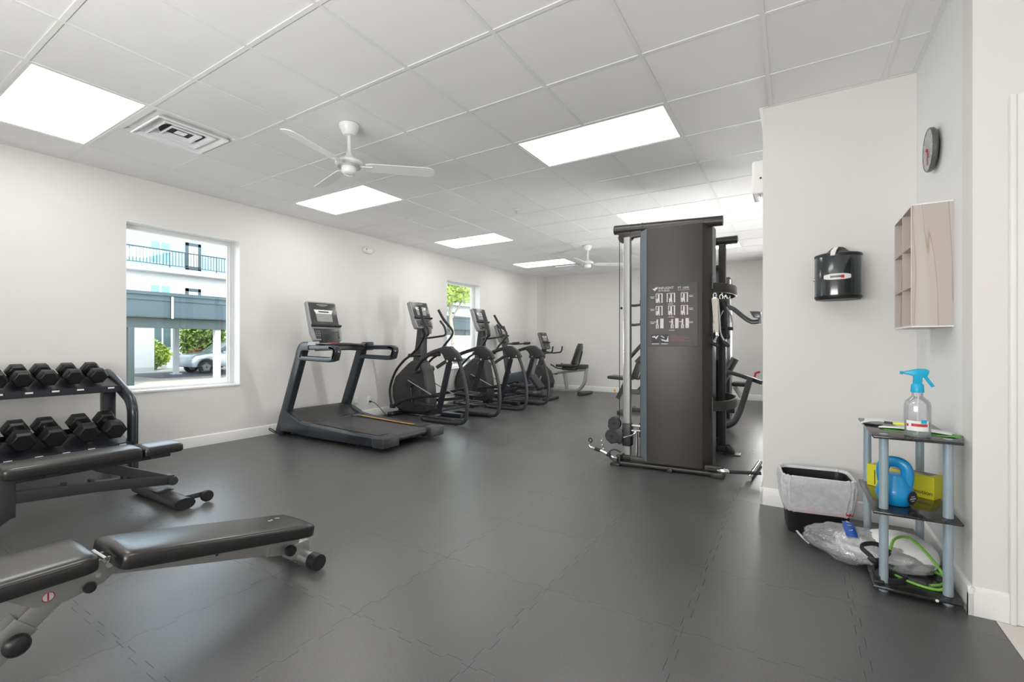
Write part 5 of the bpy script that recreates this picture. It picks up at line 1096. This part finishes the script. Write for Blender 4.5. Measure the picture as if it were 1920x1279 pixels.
# ================================================================== WALL CUBBY
cu = thing('wall_cubby', 'pale wood-look wall cubby with six open compartments on the right wall', 'shelf', (XR, 2.895, 1.203))
dp, wy, hz = .150, .445, .592; e = .009
part('side_panel', MB().box((-dp, 0, 0), (0, .010, hz), .001, 1), M['marble'], cu, 'veined pale side panel')
part('side_panel', MB().box((-dp, wy - .01, 0), (0, wy, hz), .001, 1), M['marble'], cu)
part('back_panel', MB().box((-.006, .01, e), (0, wy - .01, hz - e)), M['woodp'], cu)
part('top_panel', MB().box((-dp, .01, hz - e), (0, wy - .01, hz), .001, 1), M['woodp'], cu); part('bottom_panel', MB().box((-dp, .01, 0), (0, wy - .01, e), .001, 1), M['woodp'], cu)
part('divider', MB().box((-dp, wy / 2 - e / 2, e), (-.006, wy / 2 + e / 2, hz - e), .001, 1), M['woodp'], cu)
for z_ in (hz / 3, 2 * hz / 3): 
    part('compartment_shelf', MB().box((-dp, .01, z_ - e / 2), (-.006, wy / 2 - e / 2, z_ + e / 2), .001, 1), M['woodp'], cu); part('compartment_shelf', MB().box((-dp, wy / 2 + e / 2, z_ - e / 2), (-.006, wy - .01, z_ + e / 2), .001, 1), M['woodp'], cu)
eg = MB(); 
for lo, hi in (((-dp - .0012, -.0006, 0), (-dp, .010, hz)), ((-dp - .0012, wy - .01, 0), (-dp, wy, hz)), ((-dp - .0012, .01, hz - e), (-dp, wy - .01, hz)), ((-dp - .0012, .01, 0), (-dp, wy - .01, e)), ((-.150, -.0008, hz - .006), (0, 0, hz)), ((-.150, -.0008, 0), (0, 0, .006))): eg.box(lo, hi)
part('edge_band', eg, M['paper'], cu, 'white edge banding')
# ================================================================== UTILITY SHELF
us = thing('utility_shelf', 'small three-tier black shelf with pale grey-blue tube legs by the right wall', 'shelf', (.30, 2.605, 0))
SW, SD = .300, .575
for lz in (.040, .374, .712):
    part('shelf_board', MB().box((0, 0, lz - .013), (SW, SD, lz), .004, 2), M['shelfb'], us)
    for lx, ly in ((.035, .055), (SW - .035, .055), (.035, SD - .03), (SW - .035, SD - .03)):
        pass
for lx, ly in ((.045, .060), (SW - .038, .058), (.038, SD - .03), (SW - .045, SD - .03)):
    part('leg', MB().cyl((lx, ly, .0), (lx, ly, .026), .0175, 18).cyl((lx, ly, .041), (lx, ly, .360), .0175, 18).cyl((lx, ly, .375), (lx, ly, .698), .0175, 18), M['legblue'], us)
    part('leg_cap', MB().cyl((lx, ly, .712), (lx, ly, .714), .0165, 18), M['legblue'], us)
part('shelf_clip', MB().cyl((SW - .085, -.001, .032), (SW - .085, .004, .032), .006, 12), M['paper'], us)
# things on the shelf
kb_ = thing('kettlebell', 'bright blue kettlebell with a round black emblem on the middle shelf', 'kettlebell', (.400, 2.775, .374), math.radians(-25))
part('bell', MB().lathe([(0, 0), (.048, 0), (.060, .004), (.074, .028), (.079, .055), (.075, .082), (.064, .11), (.056, .135), (.050, .155), (0, .162)], seg=36), M['blue'], kb_)
hdl = spline([(-.046, 0, .105), (-.050, 0, .14), (-.050, 0, .175), (-.036, 0, .208), (0, 0, .219), (.036, 0, .208), (.050, 0, .175), (.050, 0, .14), (.046, 0, .105)], 6)
part('handle', MB().sec(hdl, oval(.019, .027, 14), up=(0, 1, 0)), M['blue'], kb_)
ldm = Matrix.Rotation(math.radians(-14), 4, 'Z')
emb = MB().lathe([(0, .0), (.033, .0), (.034, .003), (0, .004)], m=Matrix.Translation((.0762, .0, .052)) @ Matrix.Rotation(PI / 2 + .06, 4, 'Y'), seg=28)
bmesh.ops.transform(emb.b, matrix=ldm, verts=emb.b.verts); part('emblem', emb, M['ink'], kb_, 'round black emblem')
em2 = MB().box((.0800, -.02, .046), (.0810, .02, .052)).box((.0800, -.014, .058), (.0810, .014, .062)).box((.0800, -.012, .036), (.0810, .012, .040))
bmesh.ops.transform(em2.b, matrix=ldm, verts=em2.b.verts); part('emblem_print', em2, M['postw'], kb_)
kb_.scale = (.92, .92, .90)
yb = thing('yellow_box', 'yellow exercise-gear carton reading in motion behind the kettlebell', 'box', (.328, 3.075, .374), math.radians(-33))
part('carton', MB().box((0, 0, 0), (.285, .085, .110), .001, 1), M['yellow'], yb)
part('top_print', MB().box((.02, .012, .110), (.265, .075, .1106)), M['print'], yb, 'purple-brown picture on the lid'); part('side_slot', MB().box((.035, -.0006, .01), (.039, 0, .085)), M['ink'], yb)
text('box_lettering', 'in motion', .027, M['ink'], yb, (.279, -.0008, .028), (PI / 2, 0, 0), .0003, 'RIGHT')
sb = thing('spray_bottle', 'clear spray bottle with a bright blue trigger head on the top shelf', 'bottle', (.466, 2.69, .712))
part('bottle', MB().lathe([(.0, .001), (.042, .001), (.046, .006), (.047, .02), (.045, .045), (.047, .07), (.047, .135), (.043, .155), (.026, .172), (.020, .18), (.019, .205), (0, .205)], seg=32), M['bottle'], sb)
part('liquid', MB().lathe([(0, .003), (.040, .003), (.044, .008), (.045, .02), (.043, .045), (.0445, .062), (0, .062)], seg=32), M['water'], sb)
lb_ = MB()
for i in range(14):
    a0 = math.radians(-150 + 100 * i / 14); a1 = math.radians(-150 + 100 * (i + 1) / 14); R_ = .0478
    lb_.quad((R_ * math.cos(a0), R_ * math.sin(a0), .028), (R_ * math.cos(a1), R_ * math.sin(a1), .028), (R_ * math.cos(a1), R_ * math.sin(a1), .072), (R_ * math.cos(a0), R_ * math.sin(a0), .072))
part('label', lb_, M['paper'], sb, 'white label', recalc=False)
for a0_, a1_, z0, z1, m_, lab in ((-125, -56, .048, .060, 'red', 'red label stripe'), (-85, -60, .062, .078, 'sprayb', 'blue label patch'), (-148, -138, .046, .058, 'red', 'red label dot')):
    t = MB(); R_ = .0482; nn = 8
    for i in range(nn):
        a = math.radians(a0_ + (a1_ - a0_) * i / nn); b2_ = math.radians(a0_ + (a1_ - a0_) * (i + 1) / nn)
        t.quad((R_ * math.cos(a), R_ * math.sin(a), z0), (R_ * math.cos(b2_), R_ * math.sin(b2_), z0), (R_ * math.cos(b2_), R_ * math.sin(b2_), z1), (R_ * math.cos(a), R_ * math.sin(a), z1))
    part('label_print', t, M[m_], sb, lab, recalc=False)
part('collar', MB().lathe([(.0, .195), (.023, .195), (.024, .20), (.022, .228), (.015, .236), (0, .236)], seg=24), M['sprayb'], sb)
hd_ = MB().prism([(-.046, .287), (-.050, .281), (-.044, .275), (-.014, .268), (-.015, .232), (.015, .232), (.017, .262), (.034, .268), (.040, .292), (.028, .300), (.0, .300)], -.011, .011, 'y', .004, 2)
part('spray_head', hd_, M['sprayb'], sb); part('trigger', MB().sec([(.026, 0, .268), (.036, 0, .248), (.053, 0, .222)], rrect(.006, .007, .002, 2), up=(1, 0, 0)), M['sprayb'], sb)
part('nozzle', MB().cyl((-.05, 0, .281), (-.060, 0, .281), .007, 12), M['sprayb'], sb); part('dip_tube', MB().cyl((0, 0, .01), (0.004, 0, .2), .003, 8), M['white'], sb)
def sheet(name, w_, h_, loc, rz, m, label, curl, parent_part=None):
    r = thing(name, label, 'paper', loc, rz); t = bmesh.new(); n = 14; V = []
    for i in range(n + 1):
        x = w_ * i / n; row = []
        for j in range(6): y = h_ * j / 5; row.append(t.verts.new((x, y, curl(i / n, j / 5))))
        V.append(row)
    for i in range(n):
        for j in range(5): t.faces.new((V[i][j], V[i + 1][j], V[i + 1][j + 1], V[i][j + 1]))
    b_ = MB(); b_.add(t); o = part('sheet', b_, m, r, recalc=False); o.modifiers.new('thickness', 'SOLIDIFY').thickness = .0012
    return r
sheet('paper_sheet', .17, .21, (.285, 2.93, .7145), math.radians(-12), M['paper'], 'crumpled white wipe packet at the back of the top shelf', lambda u, v: .003 + .016 * math.sin(PI * u) * (1 - .5 * v) + .004 * math.sin(9 * v + 4 * u))
sheet('folded_leaflet', .26, .10, (.345, 2.83, .7145), math.radians(-38 + 20), M['paper'], 'white leaflet with green edges behind the spray bottle', lambda u, v: .004 + .006 * math.sin(PI * u) + .003 * math.sin(6 * v))
gl_ = sheet('green_leaflet', .27, .09, (.355, 2.79, .7130), math.radians(-20), M['papg'], 'green printed leaflet under the white one on the top shelf', lambda u, v: .001 + .014 * max(0, u - .75) * 4 * .3)
mk_ = thing('marker_pen', 'yellow-green marker lying on the papers of the top shelf', 'pen', (.41, 2.885, .735), math.radians(-22))
part('barrel', MB().cyl((0, 0, 0), (.12, 0, 0), .006, 12), M['yel2'], mk_); part('cap', MB().cyl((-.035, 0, 0), (0, 0, 0), .0058, 12), M['ink'], mk_, 'dark cap')
# resistance band on the bottom shelf
rbn = thing('resistance_band', 'bright green resistance tube with black handles on the bottom shelf', 'resistance band', (.295, 2.60, .040))
p = spline([(.085, .16, .105), (.11, .22, .150), (.17, .26, .155), (.225, .20, .115), (.262, .13, .065), (.268, .10, .025), (.24, .085, .007), (.18, .09, .007), (.12, .13, .008), (.09, .17, .012)], 8)
part('tube', MB().tube(p, .0062, 9), M['green'], rbn)
part('tube', MB().tube(spline([(.215, .10, .012), (.26, .13, .016), (.285, .20, .022), (.25, .26, .018), (.18, .26, .014), (.10, .24, .012), (.07, .22, .012)], 8), .0062, 9), M['green'], rbn)
part('handle', MB().tube([(.205, .10, .014), (.15, .12, .014)], .014, 12).sec([(.15, .12, .014), (.10, .15, .016), (.05, .17, .02)], rrect(.010, .004, .002, 2), up=(0, 0, 1)), M['rubber'], rbn)
part('handle', MB().tube(spline([(.03, .10, .075), (.015, .07, .085), (.00, .075, .10)], 4), .014, 12).sec(spline([(.005, .075, .10), (-.03, .09, .135), (.03, .14, .14), (.085, .16, .105)], 5), rrect(.010, .003, .001, 2), up=(0, 0, 1)).sec([(.03, .10, .075), (.07, .14, .09), (.085, .16, .105)], rrect(.010, .003, .001, 2), up=(0, 0, 1)), M['rubber'], rbn)
rg = thing('black_strap', 'black webbing strap bundle at the front left of the bottom shelf', 'strap', (.295, 2.60, .040))
part('webbing', MB().sec(spline([(.10, .20, .015), (.05, .17, .035), (.02, .12, .03), (.03, .06, .01), (.09, .07, .005), (.14, .12, .006)], 6), rrect(.016, .004, .002, 2), up=(0, 0, 1)), M['ink'], rg)
part('buckle', MB().box((.01, .03, .0), (.05, .075, .012), .004), M['black'], rg)
# clear bag with white contents
def blob(c, s, seed, amp=.12, fr=4, u=48, v=28, flat=.0):
    t = bmesh.new(); bmesh.ops.create_uvsphere(t, u_segments=u, v_segments=v, radius=1); from mathutils import noise
    for q in t.verts:
        p = q.co.copy(); n = noise.noise(p * fr * .5 + Vector((seed, 0, 0))) + .5 * abs(noise.noise(p * fr + Vector((0, seed, 0)))) * 2
        p = p * (1 + amp * n); q.co = Vector((p.x * s[0], p.y * s[1], p.z * s[2]))
        if q.co.z + c[2] < .003: q.co.z = .003 - c[2]
    m = MB(); m.add(t, Matrix.Translation(Vector(c))); return m
pb = thing('plastic_bag', 'clear plastic bag with white cloths and a blue band on the floor under the shelf', 'bag', (.30, 2.93, 0), math.radians(-20))
def settle(m, pb=pb):
    """rest the bag on the board where it covers it, on the floor elsewhere"""
    mw = Matrix.Translation(pb.location) @ Matrix.Rotation(pb.rotation_euler.z, 4, 'Z')
    for v in m.b.verts:
        p = mw @ v.co; f = .003 + .041 * max(0, min(1, (p.x - .255) / .04)) * max(0, min(1, (p.y - 2.52) / .05))
        if v.co.z < f: v.co.z = f
    return m
part('cloth_bundle', settle(blob((.12, .06, .10), (.16, .12, .085), 3, .08, 3)), M['paper'], pb, 'bundle of white cloths', ang=3)
part('cloth_bundle', settle(blob((-.02, .03, .085), (.10, .10, .062), 5, .12, 4)), M['paper'], pb, ang=3)
part('bag_film', settle(blob((.00, .03, .074), (.27, .155, .086), 8, .09, 5, 72, 40)), M['bagfilm'], pb, 'crinkled clear film', ang=3)
part('bag_tail', MB().sec(spline([(-.24, -.02, .03), (-.28, .00, .045), (-.32, .03, .06)], 4), rrect(.003, .005, .001, 2), up=(0, 0, 1), scale=None), M['liner'], pb)
lab = MB(); 
pts = spline([(-.10, .11, .150), (-.085, .06, .172), (-.06, -.01, .170), (-.03, -.07, .145)], 5)
for a, c_ in zip(pts[:-1], pts[1:]): lab.quad(a + Vector((-.026, 0, .0)), c_ + Vector((-.026, 0, .0)), c_ + Vector((.026, 0, .006)), a + Vector((.026, 0, .006)))
lo_ = part('blue_band', lab, mat('blue_band_print', (.01, .09, .42), .3, vary=(20, .05)), pb, 'blue printed band', recalc=False); lo_.modifiers.new('thickness', 'SOLIDIFY').thickness = .001
for i_, ch_ in enumerate('LIFT'):
    q = pts[3 + i_ * 3]; text('band_lettering', ch_, .026, M['paper'], lo_, (q.x, q.y, q.z + .004), (math.radians(-15 + 12 * i_), .1, math.radians(-75)), .0003)
# ================================================================== WASTE BIN
wb = thing('waste_bin', 'black waste bin with a clear white liner folded over its rim, by the partition', 'bin', (.105, 3.325, 0), math.radians(7))
def rr2(a, b, z, r, wob=0, seed=0, n=7):
    pts = rrect(a, b, r, n); out = []
    for i, (x, y) in enumerate(pts):
        k = 1 + wob * math.sin(i * 2.3 + seed) ; out.append((x * k, y * k, z + wob * .35 * math.sin(i * 1.7 + seed * 2)))
    return out
def loft(rings, cap0=True, cap1=False):
    m = MB(); R = [[m.b.verts.new(p) for p in r] for r in rings]; n = len(R[0])
    for a, c_ in zip(R[:-1], R[1:]):
        for i in range(n): m.b.faces.new((a[i], a[(i + 1) % n], c_[(i + 1) % n], c_[i]))
    if cap0: m.b.faces.new(list(reversed(R[0])))
    return m
body = loft([rr2(.146, .112, .0, .04), rr2(.150, .116, .006, .04), (rr2(.170, .128, .325, .05)), rr2(.174, .132, .33, .05), rr2(.168, .126, .33, .05), rr2(.135, .10, .02, .04)])
part('body', body, M['bin'], wb)
def bag_ring(a, b, z, sd, w): return rr2(a, b, z, .05, w, sd, 12)
ln = loft([bag_ring(.163, .121, .20, 1, .012), bag_ring(.168, .127, .31, 2, .012), bag_ring(.176, .134, .345, 3, .010), bag_ring(.186, .143, .342, 4, .014), bag_ring(.190, .147, .30, 5, .022), bag_ring(.186, .143, .24, 6, .02), bag_ring(.181, .138, .18, 7, .018), bag_ring(.174, .133, .150, 8, .010)], cap0=False)
part('liner', ln, M['liner'], wb, 'translucent white bin liner', ang=.5, recalc=False)
part('liner_band', loft([bag_ring(.176, .135, .162, 8, .006), bag_ring(.171, .130, .134, 8, .006), bag_ring(.168, .128, .131, 8, .006)], cap0=False), mat('pinkish_liner_hem', (.62, .50, .54), .5, vary=(20, .06)), wb, 'pinkish drawstring hem', recalc=False)
part('drawstring_knot', MB().sphere((.136, -.126, .152), .012, (1.5, .6, .9)).sphere((.154, -.118, .149), .008, (1.5, .6, .9)), M['red'], wb, 'small red drawstring knot')
